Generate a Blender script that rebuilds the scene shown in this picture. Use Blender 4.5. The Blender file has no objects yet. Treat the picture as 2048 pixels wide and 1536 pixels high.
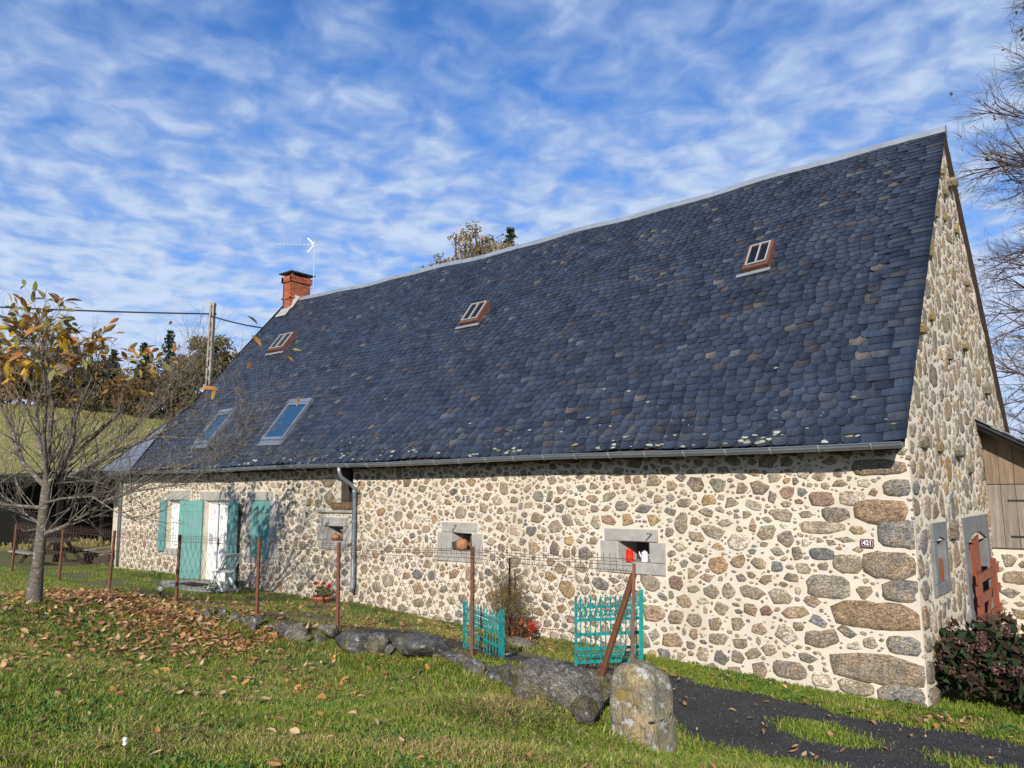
import bpy, math, random
import numpy as np
from mathutils import Vector, noise as mnoise
random.seed(7); RNG = np.random.default_rng(7)
R_ = math.radians
SC = bpy.context.scene
COL = SC.collection

# ------------------------------------------------------------------ camera
CAM = np.array([1.987, -10.3, 2.628])
AXR = np.array([0.780, 0.626, -0.008]); AXU = np.array([0.090, -0.100, 0.991]); AXF = np.array([-0.619, 0.774, 0.135])
AXF /= np.linalg.norm(AXF); AXR -= AXF*(AXR@AXF); AXR /= np.linalg.norm(AXR); AXU = np.cross(AXR, AXF)
cd = bpy.data.cameras.new('camera'); cam = bpy.data.objects.new('camera', cd); COL.objects.link(cam)
from mathutils import Matrix
cam.matrix_world = Matrix(((AXR[0], AXU[0], -AXF[0], CAM[0]), (AXR[1], AXU[1], -AXF[1], CAM[1]), (AXR[2], AXU[2], -AXF[2], CAM[2]), (0, 0, 0, 1)))
cd.sensor_width = 36.0; cd.sensor_fit = 'HORIZONTAL'; cd.lens = 36.0*1500/2048
cd.clip_start = 0.1; cd.clip_end = 4000
SC.camera = cam

# ------------------------------------------------------------------ light
SUN_EL, SUN_AZ = 25.5, 29.0          # azimuth measured from -y towards +x
sdir = np.array([math.sin(R_(SUN_AZ))*math.cos(R_(SUN_EL)), -math.cos(R_(SUN_AZ))*math.cos(R_(SUN_EL)), math.sin(R_(SUN_EL))])
sl = bpy.data.lights.new('sun', 'SUN'); sl.energy = 4.6; sl.angle = R_(0.5); sl.color = (1.0, 0.93, 0.82)
so = bpy.data.objects.new('sun', sl); COL.objects.link(so); so.location = (20, -30, 30)
so.rotation_euler = Vector(-sdir).to_track_quat('-Z', 'Y').to_euler()

def build_world():
    w = bpy.data.worlds.new('World'); SC.world = w; w.use_nodes = True
    nt = w.node_tree; N = nt.nodes; L = nt.links
    for n in list(N): N.remove(n)
    out = N.new('ShaderNodeOutputWorld'); bg = N.new('ShaderNodeBackground'); L.new(bg.outputs[0], out.inputs[0])
    bg.inputs[1].default_value = 0.11
    sky = N.new('ShaderNodeTexSky'); sky.sky_type = 'NISHITA'; sky.sun_disc = False
    sky.sun_elevation = R_(SUN_EL); sky.sun_rotation = math.pi - R_(SUN_AZ)
    sky.air_density = 1.0; sky.dust_density = 0.25; sky.ozone_density = 3.0; sky.altitude = 900
    tc = N.new('ShaderNodeTexCoord'); sp = N.new('ShaderNodeSeparateXYZ'); L.new(tc.outputs['Generated'], sp.inputs[0])
    def M(op, a, b=None):
        m = N.new('ShaderNodeMath'); m.operation = op
        for i, v in enumerate((a, b)):
            if v is None: continue
            if isinstance(v, (int, float)): m.inputs[i].default_value = v
            else: L.new(v, m.inputs[i])
        return m.outputs[0]
    zc = M('ADD', M('MAXIMUM', sp.outputs[2], 0.0), 0.10)
    cx = M('DIVIDE', sp.outputs[0], zc); cy = M('DIVIDE', sp.outputs[1], zc)
    cb = N.new('ShaderNodeCombineXYZ'); L.new(cx, cb.inputs[0]); L.new(cy, cb.inputs[1])
    def noise(scale, detail, rough, rot, stretch, dist=0.0):
        mp = N.new('ShaderNodeMapping'); L.new(cb.outputs[0], mp.inputs[0])
        mp.inputs['Rotation'].default_value = (0, 0, R_(rot)); mp.inputs['Scale'].default_value = (1, stretch, 1)
        t = N.new('ShaderNodeTexNoise'); L.new(mp.outputs[0], t.inputs[0])
        t.inputs['Scale'].default_value = scale; t.inputs['Detail'].default_value = detail; t.inputs['Roughness'].default_value = rough
        t.inputs['Distortion'].default_value = dist
        return t.outputs[0]
    puff = noise(8.5, 3.5, 0.5, 20, 1.0, 0.35); big = noise(1.1, 2.0, 0.5, 60, 1.0); fine = noise(21.0, 3.0, 0.5, 10, 1.0, 0.2)
    pf = M('ADD', M('MULTIPLY', puff, 0.95), M('MULTIPLY', fine, 0.16))
    v = M('ADD', pf, M('MULTIPLY', big, 0.62))
    low = M('MULTIPLY', M('POWER', M('SUBTRACT', 1.0, sp.outputs[2]), 2.0), 0.66)      # seen edge-on, the layer closes up low down
    v = M('ADD', v, low)
    def MR(x, a, b, c, d):
        mr = N.new('ShaderNodeMapRange'); L.new(x, mr.inputs[0]); mr.interpolation_type = 'SMOOTHSTEP'
        for i, q in enumerate((a, b, c, d)): mr.inputs[i+1].default_value = q
        return mr.outputs[0]
    cov = MR(v, 0.68, 1.34, 0.06, 0.95)
    def MX(f, a, b, bt='MIX'):
        x = N.new('ShaderNodeMix'); x.data_type = 'RGBA'; x.blend_type = bt
        for i, q in ((0, f), (6, a), (7, b)):
            if isinstance(q, float): x.inputs[i].default_value = q
            elif isinstance(q, tuple): x.inputs[i].default_value = (*q, 1)
            else: L.new(q, x.inputs[i])
        return x.outputs[2]
    clear = MX(1.0, sky.outputs[0], (0.34, 0.86, 1.38), 'MULTIPLY')
    cloud = MX(MR(v, 0.98, 1.45, 0.0, 1.0), (2.6, 3.7, 5.7), (4.5, 5.2, 6.7))      # thin veil to thick tuft
    mx = N.new('ShaderNodeMix'); mx.data_type = 'RGBA'; L.new(cov, mx.inputs[0]); L.new(clear, mx.inputs[6]); L.new(cloud, mx.inputs[7])
    L.new(mx.outputs[2], bg.inputs[0])
build_world()
SC.view_settings.view_transform = 'Standard'; SC.view_settings.look = 'None'
SC.view_settings.exposure = 0.34; SC.view_settings.gamma = 1.0; SC.view_settings.use_curve_mapping = False

# ------------------------------------------------------------------ helpers
def wloc(o):
    p = np.zeros(3)
    while o is not None: p = p + np.array(o.location); o = o.parent
    return p
def link(name, data, parent=None, loc=(0, 0, 0)):
    o = bpy.data.objects.new(name, data); COL.objects.link(o); o.parent = parent; o.location = loc
    return o
def tag(o, label=None, cat=None, group=None, kind=None):
    if label: o['label'] = label
    if cat: o['category'] = cat
    if group: o['group'] = group
    if kind: o['kind'] = kind
    return o
def thing(name, label, cat, loc=(0, 0, 0), group=None):
    return tag(link(name, None, None, loc), label, cat, group)
def mesh_np(name, V, F, cols=None, smooth=False):
    """V (n,3), F list of (k, array(m,k))  -> mesh through foreach_set"""
    me = bpy.data.meshes.new(name)
    V = np.asarray(V, np.float32); me.vertices.add(len(V)); me.vertices.foreach_set('co', V.ravel())
    tot = sum(f.size for f in F); nf = sum(len(f) for f in F)
    idx = np.concatenate([f.ravel() for f in F]).astype(np.int32)
    sizes = np.concatenate([np.full(len(f), f.shape[1], np.int32) for f in F])
    me.loops.add(tot); me.loops.foreach_set('vertex_index', idx)
    me.polygons.add(nf); starts = np.concatenate([[0], np.cumsum(sizes)[:-1]]).astype(np.int32)
    me.polygons.foreach_set('loop_start', starts)
    if smooth: me.polygons.foreach_set('use_smooth', np.ones(nf, bool))
    if cols is not None:
        a = me.attributes.new('tint', 'FLOAT_COLOR', 'POINT')
        c = np.ones((len(V), 4), np.float32); c[:, :3] = cols; a.data.foreach_set('color', c.ravel())
    me.update(); me.validate()
    return me
def obj_np(name, V, F, mat, parent=None, cols=None, smooth=False, kind=None):
    V = np.asarray(V, float) - wloc(parent)
    me = mesh_np(name, V, F, cols, smooth); me.materials.append(mat)
    o = link(name, me, parent)
    if kind: o['kind'] = kind
    return o

class MB:
    def __init__(s): s.v = []; s.f = []; s.c = []; s.cur = None
    def add(s, vs, fs):
        n = len(s.v); s.v.extend([tuple(map(float, p)) for p in vs]); s.f.extend([tuple(i+n for i in f) for f in fs])
        s.c.extend([s.cur or (1, 1, 1)]*len(vs)); return s
    def box(s, x0, x1, y0, y1, z0, z1):
        return s.add([(x0,y0,z0),(x1,y0,z0),(x1,y1,z0),(x0,y1,z0),(x0,y0,z1),(x1,y0,z1),(x1,y1,z1),(x0,y1,z1)],
                     [(3,2,1,0),(4,5,6,7),(0,1,5,4),(1,2,6,5),(2,3,7,6),(3,0,4,7)])
    def cbox(s, x0, x1, y0, y1, z0, z1, b=0.012):
        """box with chamfered front (-y) edges"""
        return s.add([(x0,y1,z0),(x1,y1,z0),(x1,y1,z1),(x0,y1,z1),(x0,y0+b,z0),(x1,y0+b,z0),(x1,y0+b,z1),(x0,y0+b,z1),
                      (x0+b,y0,z0+b),(x1-b,y0,z0+b),(x1-b,y0,z1-b),(x0+b,y0,z1-b)],
                     [(8,9,10,11),(4,5,9,8),(5,6,10,9),(6,7,11,10),(7,4,8,11),(0,1,5,4),(1,2,6,5),(2,3,7,6),(3,0,4,7)])
    def beam(s, a, b, w, h, up=(0, 0, 1)):
        a = np.array(a, float); b = np.array(b, float); d = b-a; d /= np.linalg.norm(d)
        u = np.array(up, float); r = np.cross(d, u); r /= max(1e-9, np.linalg.norm(r)); u = np.cross(r, d)
        vs = [p + r*w*.5*i + u*h*.5*j for p in (a, b) for i, j in ((-1,-1),(1,-1),(1,1),(-1,1))]
        return s.add(vs, [(0,1,2,3),(7,6,5,4),(0,4,5,1),(1,5,6,2),(2,6,7,3),(3,7,4,0)])
    def tube(s, pts, rad, n=6, cap=True):
        P = [np.array(p, float) for p in pts]; m = len(P)
        if not hasattr(rad, '__len__'): rad = [rad]*m
        vs = []; ref = np.array([0.31, 0.17, 0.93])
        for i in range(m):
            t = P[min(i+1, m-1)] - P[max(i-1, 0)]; t = t/max(1e-9, np.linalg.norm(t))
            if abs(t@ref) > 0.95: ref = np.array([0.9, 0.3, 0.1])
            a = np.cross(t, ref); a /= np.linalg.norm(a); b = np.cross(t, a); ref = np.cross(a, t) if False else ref
            for k in range(n):
                an = 2*math.pi*k/n; vs.append(P[i] + rad[i]*(a*math.cos(an)+b*math.sin(an)))
        fs = [(i*n+k, i*n+(k+1) % n, (i+1)*n+(k+1) % n, (i+1)*n+k) for i in range(m-1) for k in range(n)]
        if cap: fs += [tuple(range(n))[::-1], tuple((m-1)*n+k for k in range(n))]
        return s.add(vs, fs)
    def lathe(s, prof, c=(0, 0, 0), n=16, sx=1.0, sy=1.0):
        vs = [(c[0]+r*math.cos(2*math.pi*k/n)*sx, c[1]+r*math.sin(2*math.pi*k/n)*sy, c[2]+z) for r, z in prof for k in range(n)]
        m = len(prof)
        fs = [(i*n+k, i*n+(k+1) % n, (i+1)*n+(k+1) % n, (i+1)*n+k) for i in range(m-1) for k in range(n)]
        if prof[0][0] > 1e-4: fs.append(tuple(range(n))[::-1])
        if prof[-1][0] > 1e-4: fs.append(tuple((m-1)*n+k for k in range(n)))
        return s.add(vs, fs)
    def torus(s, c, ax1, ax2, R, r, n=12, m=5, a0=0.0, a1=2*math.pi):
        c = np.array(c, float); ax1 = np.array(ax1, float); ax2 = np.array(ax2, float)
        pts = [c + R*(ax1*math.cos(a0+(a1-a0)*i/n)+ax2*math.sin(a0+(a1-a0)*i/n)) for i in range(n+1)]
        return s.tube(pts, r, m)
    def build(s, name, mat, parent=None, smooth=False, kind=None, cols=False):
        pw = wloc(parent); V = np.array(s.v) - pw
        me = bpy.data.meshes.new(name); me.from_pydata(V.tolist(), [], s.f); me.materials.append(mat)
        if smooth: me.polygons.foreach_set('use_smooth', [True]*len(me.polygons))
        if cols:
            a = me.attributes.new('tint', 'FLOAT_COLOR', 'POINT')
            a.data.foreach_set('color', np.array([(c[0], c[1], c[2], 1) for c in s.c], np.float32).ravel())
        me.update()
        o = link(name, me, parent)
        if kind: o['kind'] = kind
        return o

# ------------------------------------------------------------------ materials
def mat(name, c1, c2=None, scale=8.0, rough=0.75, bump=0.0, bscale=None, tint=False, spec=0.4, metal=0.0, detail=5.0, c3=None, c3scale=2.0, c3lo=0.6, c3hi=0.7, stretch=(1, 1, 1), bdist=0.01, trans=0.0):
    m = bpy.data.materials.new(name); m.use_nodes = True; nt = m.node_tree; N = nt.nodes; L = nt.links
    bs = N['Principled BSDF']; bs.inputs['Roughness'].default_value = rough; bs.inputs['Specular IOR Level'].default_value = spec
    bs.inputs['Metallic'].default_value = metal
    tc = N.new('ShaderNodeTexCoord'); geo = N.new('ShaderNodeNewGeometry')
    mp = N.new('ShaderNodeMapping'); L.new(geo.outputs['Position'], mp.inputs[0]); mp.inputs['Scale'].default_value = stretch
    def nz(sc, det=detail, ro=0.6):
        t = N.new('ShaderNodeTexNoise'); L.new(mp.outputs[0], t.inputs[0]); t.inputs['Scale'].default_value = sc
        t.inputs['Detail'].default_value = det; t.inputs['Roughness'].default_value = ro; return t.outputs[0]
    def mix(f, a, b, bt='MIX'):
        x = N.new('ShaderNodeMix'); x.data_type = 'RGBA'; x.blend_type = bt
        for i, v in ((0, f), (6, a), (7, b)):
            if isinstance(v, (int, float)): x.inputs[i].default_value = v
            elif isinstance(v, tuple): x.inputs[i].default_value = (*v, 1)
            else: L.new(v, x.inputs[i])
        return x.outputs[2]
    def ramp(f, lo, hi):
        r = N.new('ShaderNodeMapRange'); L.new(f, r.inputs[0]); r.inputs[1].default_value = lo; r.inputs[2].default_value = hi; return r.outputs[0]
    col = c1
    if c2 is not None: col = mix(ramp(nz(scale), 0.35, 0.65), c1, c2)
    if tint:
        at = N.new('ShaderNodeAttribute'); at.attribute_name = 'tint'
        col = mix(1.0, col if not isinstance(col, tuple) else col, at.outputs['Color'], 'MULTIPLY')
    if c3 is not None: col = mix(ramp(nz(c3scale), c3lo, c3hi), col, c3)
    if isinstance(col, tuple): bs.inputs['Base Color'].default_value = (*col, 1)
    else: L.new(col, bs.inputs['Base Color'])
    if bump > 0:
        b = N.new('ShaderNodeBump'); b.inputs['Strength'].default_value = bump; b.inputs['Distance'].default_value = bdist
        L.new(nz(bscale or scale*2, 6.0, 0.65), b.inputs['Height']); L.new(b.outputs[0], bs.inputs['Normal'])
    if trans > 0:
        tr = N.new('ShaderNodeBsdfTranslucent'); ms = N.new('ShaderNodeMixShader'); ms.inputs[0].default_value = trans
        if isinstance(col, tuple): tr.inputs[0].default_value = (*col, 1)
        else: L.new(col, tr.inputs[0])
        L.new(bs.outputs[0], ms.inputs[1]); L.new(tr.outputs[0], ms.inputs[2]); L.new(ms.outputs[0], N['Material Output'].inputs[0])
    return m
def piece_mat(name, rough=.85, spec=.3, speck=(.55, 1.35), sscale=70, blot=(.8, 1.2), bscale=7, warm=None, crack=(.45, 16, (1, 1, 2.4)), bump=.8, bdist=.015, crust=None, streak=None):
    """natural stone: the piece's own tint, mineral speckle, blotches, dark cracks and an optional lichen crust"""
    m = bpy.data.materials.new(name); m.use_nodes = True; nt = m.node_tree; N = nt.nodes; L = nt.links
    bs = N['Principled BSDF']; bs.inputs['Roughness'].default_value = rough; bs.inputs['Specular IOR Level'].default_value = spec
    geo = N.new('ShaderNodeNewGeometry'); at = N.new('ShaderNodeAttribute'); at.attribute_name = 'tint'
    def nz(sc, det=4, ro=.6, st=(1, 1, 1), dist=0):
        mp = N.new('ShaderNodeMapping'); L.new(geo.outputs['Position'], mp.inputs[0]); mp.inputs['Scale'].default_value = st
        t = N.new('ShaderNodeTexNoise'); L.new(mp.outputs[0], t.inputs[0]); t.inputs['Scale'].default_value = sc; t.inputs['Detail'].default_value = det; t.inputs['Roughness'].default_value = ro; t.inputs['Distortion'].default_value = dist; return t.outputs[0]
    def mr(f, a, b, c, d):
        r = N.new('ShaderNodeMapRange'); L.new(f, r.inputs[0])
        for i, v in enumerate((a, b, c, d)): r.inputs[i+1].default_value = v
        return r.outputs[0]
    def mx(f, a, b, bt='MIX'):
        x = N.new('ShaderNodeMix'); x.data_type = 'RGBA'; x.blend_type = bt
        for i, v in ((0, f), (6, a), (7, b)):
            if isinstance(v, (int, float)): x.inputs[i].default_value = v
            elif isinstance(v, tuple): x.inputs[i].default_value = (*v, 1)
            else: L.new(v, x.inputs[i])
        return x.outputs[2]
    def mul(a, b):
        q = N.new('ShaderNodeMath'); q.operation = 'MULTIPLY'; L.new(a, q.inputs[0]); L.new(b, q.inputs[1]); return q.outputs[0]
    sp = nz(sscale, 3, .7); bl = nz(bscale, 3); f = mul(mr(sp, .32, .68, *speck), mr(bl, .3, .7, *blot))
    col = at.outputs['Color']
    if warm: col = mx(mr(nz(bscale*.8, 3, .6), .48, .66, 0, .75), col, warm)
    h = sp
    if crack:
        cn = nz(crack[1], 4, .6, crack[2], .6); q = N.new('ShaderNodeMath'); q.operation = 'SUBTRACT'; L.new(cn, q.inputs[0]); q.inputs[1].default_value = .5
        q2 = N.new('ShaderNodeMath'); q2.operation = 'ABSOLUTE'; L.new(q.outputs[0], q2.inputs[0]); cf = mr(q2.outputs[0], .0, .035, crack[0], 1.0); f = mul(f, cf); h = mul(mr(sp, 0, 1, .6, 1), cf)
    if streak: f = mul(f, mr(nz(streak[0], 4, .6, streak[1], .4), .3, .7, *streak[2]))
    mm = N.new('ShaderNodeVectorMath'); mm.operation = 'SCALE'; L.new(col, mm.inputs[0]); L.new(f, mm.inputs['Scale']); col = mm.outputs[0]
    if crust:
        for cc, sc, lo, hi in crust: col = mx(mr(nz(sc, 5, .6, (1, 1, 1), .3), lo, hi, 0, 1), col, cc)
    L.new(col, bs.inputs['Base Color'])
    b = N.new('ShaderNodeBump'); b.inputs['Strength'].default_value = bump; b.inputs['Distance'].default_value = bdist; L.new(h, b.inputs['Height']); L.new(b.outputs[0], bs.inputs['Normal'])
    return m
W1 = (1, 1, 1)
MT = dict(
    mortar=mat('lime_mortar', (.60,.545,.45), (.55,.495,.405), 3.0, .92, .6, 30, c3=(.46,.40,.31), c3scale=.9, c3lo=.52, c3hi=.78),
    stone=piece_mat('field_stone', .9, .25, (.55, 1.5), 48, (.75, 1.3), 6, (.34,.25,.145), (.62, 15, (1, 1, 2.2)), 1.0, .018),
    gdressed=mat('dark_gable_frame', (.175,.18,.18), (.13,.13,.13), 5, .85, .5, 60),
    sash=mat('old_sash', (.42,.41,.39), (.33,.31,.29), 20, .7),
    skyframe=mat('skylight_rust', (.15,.062,.043), (.10,.042,.03), 14, .7),
    dressed=mat('dressed_andesite', (.37,.35,.32), (.29,.275,.255), 7, .88, .8, 45, c3=(.24,.215,.18), c3scale=3.2, c3lo=.52, c3hi=.75),
    slate=piece_mat('slate', .40, .6, (.8, 1.2), 45, (.75, 1.3), 2.2, None, None, .3, .01, [((.30,.30,.24), 26, .70, .74)], (10, (3, .5, .5), (.78, 1.28))),
    slate_low=piece_mat('lichened_slate', .5, .5, (.75, 1.25), 45, (.7, 1.3), 3, None, None, .4, .012, [((.105,.10,.065), 7, .58, .70), ((.24,.25,.20), 9, .66, .71)], (10, (3, .5, .5), (.8, 1.2))),
    deck=mat('roof_deck', (.035,.036,.042), (.02,.02,.024), 6, .8),
    zinc=mat('zinc', (.30,.33,.36), (.24,.27,.30), 5, .38, .1, 20, metal=.6),
    ridge=mat('ridge_zinc', (.32,.35,.38), (.25,.28,.31), 3, .45, .1, 20, metal=.35),
    brick=mat('chimney_brick', (.40,.115,.05), (.30,.085,.04), 9, .85, .5, 60, tint=True),
    bmortar=mat('brick_mortar', (.42,.30,.22), None, 8, .9),
    concrete=mat('cement', (.36,.35,.33), (.28,.27,.25), 12, .9, .4, 60),
    teal=mat('teal_shutter_paint', (.12,.285,.26), (.095,.23,.215), 3, .6, .3, 60, stretch=(8,8,1), c3=(.19,.33,.30), c3scale=5, c3lo=.56, c3hi=.78),
    gate=mat('turquoise_gate_paint', (.005,.27,.25), (.005,.20,.19), 18, .45, .3, 60, c3=(.10,.05,.03), c3scale=22, c3lo=.66, c3hi=.72),
    white=mat('white_paint', (.74,.74,.72), (.68,.68,.66), 6, .45, .1, 60),
    curtain=mat('net_curtain', (.72,.73,.74), (.6,.62,.64), 30, .9, stretch=(6,6,.4)),
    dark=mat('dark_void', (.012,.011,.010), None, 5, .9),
    darkwood=mat('dark_old_wood', (.07,.05,.038), (.035,.026,.02), 6, .85, .6, 30, stretch=(5,5,.6)),
    greywood=mat('weathered_planks', (.26,.225,.19), (.16,.135,.11), 4, .85, .7, 26, tint=True, stretch=(7,7,.5)),
    redwood=mat('red_brown_paint', (.24,.062,.03), (.17,.045,.024), 7, .55, .4, 40, stretch=(4,4,.6)),
    rust=mat('rusty_iron', (.17,.062,.03), (.11,.045,.025), 30, .75, .4, 90),
    wire=mat('rusty_wire', (.10,.055,.035), (.07,.045,.035), 30, .7),
    rock=piece_mat('dry_wall_rock', .92, .2, (.5, 1.5), 45, (.6, 1.4), 5, (.21,.17,.11), (.72, 9, (1, 1, 1.6)), 1.0, .03, [((.30,.30,.26), 13, .60, .64), ((.085,.078,.028), 4, .54, .66)]),
    lichenrock=piece_mat('lichened_gate_stone', .92, .2, (.6, 1.4), 45, (.65, 1.35), 5, (.30,.23,.11), (.75, 8, (1, 1, .5)), 1.0, .025, [((.40,.40,.36), 9, .57, .61), ((.22,.175,.05), 3.5, .58, .70)]),
    soil=mat('field_ground', (.15,.135,.05), (.095,.115,.032), 1.7, .95, .6, 30, c3=(.17,.12,.06), c3scale=.8, c3lo=.52, c3hi=.72, bdist=.03),
    grass=mat('grass_blades', (1.05,1.05,1.05), (.85,.85,.85), 2.0, .55, tint=True, spec=.25, trans=.3),
    leaf=mat('dry_leaves', (1.0,1.0,1.0), (.75,.72,.7), 25, .65, tint=True, spec=.3, trans=.25),
    foliage=mat('tree_foliage', (1.0,1.0,1.0), (.8,.8,.8), 1.0, .7, tint=True, spec=.2, trans=.2),
    bark=mat('smooth_grey_bark', (.165,.14,.11), (.085,.07,.055), 14, .88, 1.0, 26, c3=(.30,.28,.24), c3scale=13, c3lo=.56, c3hi=.64, stretch=(1,1,2.2), bdist=.02),
    darkbark=mat('dark_twig_bark', (.115,.082,.066), (.075,.055,.045), 6, .85),
    asphalt=mat('drive_gravel', (.050,.047,.044), (.026,.025,.024), 3, .9, 1.0, 55, c3=(.095,.075,.05), c3scale=1.6, c3lo=.56, c3hi=.80, bdist=.02),
    pebble=mat('loose_gravel', (1,1,1), None, 5, .8, tint=True),
    terracotta=mat('terracotta', (.46,.17,.09), (.38,.14,.075), 9, .8),
    redflower=mat('red_petals', (.62,.02,.015), (.45,.012,.012), 30, .6),
    enamelred=mat('red_enamel', (.68,.022,.012), None, 5, .22, spec=.6),
    enamelwhite=mat('white_enamel', (.72,.74,.78), None, 5, .22, spec=.6),
    burgundy=mat('burgundy_enamel', (.15,.008,.022), None, 5, .25, spec=.6),
    wicker=mat('wicker', (.23,.14,.075), (.12,.07,.04), 40, .85, .6, 70),
    pumpkin=mat('pumpkin_skin', (.38,.19,.085), (.27,.12,.06), 16, .75),
    corrug=mat('corrugated_sheet', (.33,.36,.40), (.24,.26,.29), 4, .45, metal=.4),
    cream=mat('cream_render', (.60,.54,.40), (.52,.46,.33), 2, .9, .3, 40),
    ochre=mat('yellow_ochre_lime', (.62,.50,.24), (.55,.44,.20), 2, .9),
    pole=mat('concrete_pole', (.33,.29,.24), (.25,.22,.18), 10, .9, .4, 30),
    cable=mat('black_cable', (.015,.015,.02), None, 5, .6),
    alu=mat('aluminium', (.62,.64,.66), None, 5, .35, metal=.7),
    meadow=mat('far_meadow', (.32,.26,.10), (.22,.21,.065), .9, .95, .8, 6, c3=(.16,.21,.045), c3scale=.12, c3lo=.46, c3hi=.70, bdist=.1),
    stem=mat('brown_stems', (.11,.07,.04), (.08,.05,.03), 20, .8),
)
def glass(name, col=(.02,.03,.05), rough=.04):
    m = bpy.data.materials.new(name); m.use_nodes = True; b = m.node_tree.nodes['Principled BSDF']
    b.inputs['Base Color'].default_value = (*col, 1); b.inputs['Roughness'].default_value = rough; b.inputs['Specular IOR Level'].default_value = .35
    return m
MT['glass'] = glass('roof_glass', (.014,.055,.12), .08); MT['darkglass'] = glass('dark_glass', (.008,.009,.012))

# ------------------------------------------------------------------ terrain
TP = np.array([
 (0,0,-.03),(-2.2,0,.05),(-3.7,0,.12),(-6.6,0,.14),(-8.3,0,.19),(-10.3,0,.28),(-12.3,0,.26),(-14.2,0,.29),(-18.3,0,.38),(-21,0,.34),(-26,0,.35),(-30,0,.4),
 (-10,8,.3),(-20,8,.4),(-30,8,.5),(0,8,.1),(1,2,-.02),(1,5,-.02),(4,2,.0),(6,-1,.1),(.6,.2,-.02),
 (-15.3,-.8,.35),(-13.5,-1.2,.34),(-11,-1.3,.32),(-8,-1.3,.26),(-5.5,-1,.24),(-3.1,-.9,.14),(-1,-1,.06),(.5,-1,.06),
 (-14,-2.2,.45),(-11,-2.2,.42),(-8,-2.2,.38),(-5,-2.2,.36),(-3,-2.2,.25),(-1,-2.1,.13),(1,-2.3,.13),
 (-14.8,-2.9,.5),(-12,-2.9,.5),(-9.4,-2.9,.51),(-7.3,-2.9,.51),(-5.5,-3,.52),(-4.4,-3.05,.52),(-3,-3.4,.52),(-2.3,-3.6,.5),
 (-11.5,-5.53,.86),(-13,-5,.75),(-11,-4,.55),(-9.4,-3.8,.36),(-7.5,-3.8,.25),(-6,-3.8,.25),(-4.8,-3.9,.33),(-3.5,-4.3,.45),(-2.2,-4.7,.52),(-1.4,-4.8,.48),
 (-1.1,-4.1,.3),(-1.5,-3.4,.22),(-.8,-3.6,.22),(0,-3.5,.22),(.8,-3.5,.2),(-.5,-4.6,.5),(.6,-5,.55),
 (0,-7,.97),(-3,-8,.97),(-1,-6.6,.93),(2,-10.3,1.0),(2,-7,.95),(4,-6,.8),(-6,-7,.9),(-10,-7,.9),(-15,-7,.9),(-20,-6,.8),(-28,-6,.9),(-6,-12,1.05),(-15,-12,1.1),(5,-12,1),(7,-9,.95),(7,-4,.3)], float)
def _tps(r): return np.where(r > 1e-9, r*r*np.log(np.maximum(r, 1e-9)), 0)
_n = len(TP); _K = _tps(np.hypot(TP[:, None, 0]-TP[None, :, 0], TP[:, None, 1]-TP[None, :, 1])) + np.eye(_n)*.02
_Pm = np.c_[np.ones(_n), TP[:, :2]]; _A = np.block([[_K, _Pm], [_Pm.T, np.zeros((3, 3))]]); _S = np.linalg.solve(_A, np.r_[TP[:, 2], 0, 0, 0])
def terr(x, y):
    x = np.atleast_1d(np.asarray(x, float)); y = np.atleast_1d(np.asarray(y, float))
    xc = np.clip(x, -30, 7); yc = np.clip(y, -12, 9); out = np.empty(x.shape)
    fx, fy, fo = xc.ravel(), yc.ravel(), out.ravel()
    for i in range(0, len(fx), 20000):
        s = slice(i, i+20000)
        K = _tps(np.hypot(fx[s, None]-TP[None, :, 0], fy[s, None]-TP[None, :, 1]))
        fo[s] = K@_S[:_n] + _S[_n] + _S[_n+1]*fx[s] + _S[_n+2]*fy[s]
    z = fo.reshape(x.shape)
    q = y*.33 - (x+26)*.94                       # distance up the hillside behind the shed
    t = np.clip((q-6)/75, 0, 1); z = z + 12.6*t*t*(3-2*t)*.55 + 12.6*t*.45
    t2 = np.clip((y-12)/60, 0, 1); z = np.maximum(z, z*0 + 9*t2*t2*(3-2*t2)*np.clip((-x)/20, 0, 1) + .2*t2)
    return z
def tz(x, y): return float(terr(x, y)[0])
def axis(lo, hi, a, b, step):
    mid = np.arange(a, b+1e-6, step); o = []
    d = step; p = a
    while p > lo: d *= 1.16; p -= d; o.append(max(p, lo))
    e = []; d = step; p = b
    while p < hi: d *= 1.16; p += d; e.append(min(p, hi))
    return np.concatenate([o[::-1], mid, e])
gx = axis(-700, 500, -22, 4, .2); gy = axis(-300, 800, -9.5, 1, .2)
GX, GY = np.meshgrid(gx, gy); GZ = terr(GX, GY)
nx, ny = len(gx), len(gy); ii = np.arange(nx*ny).reshape(ny, nx)
FQ = np.stack([ii[:-1, :-1], ii[:-1, 1:], ii[1:, 1:], ii[1:, :-1]], -1).reshape(-1, 4)
ground = obj_np('ground', np.stack([GX, GY, GZ], -1).reshape(-1, 3), [FQ], MT['soil'], smooth=True, kind='structure')
ground.data.materials.append(MT['meadow'])
ctr = np.stack([GX, GY], -1).reshape(-1, 2)[FQ].mean(1)
ground.data.polygons.foreach_set('material_index', ((ctr[:, 1]*.33-(ctr[:, 0]+26)*.94 > 4) | (ctr[:, 1] > 12)).astype(np.int32))

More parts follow.
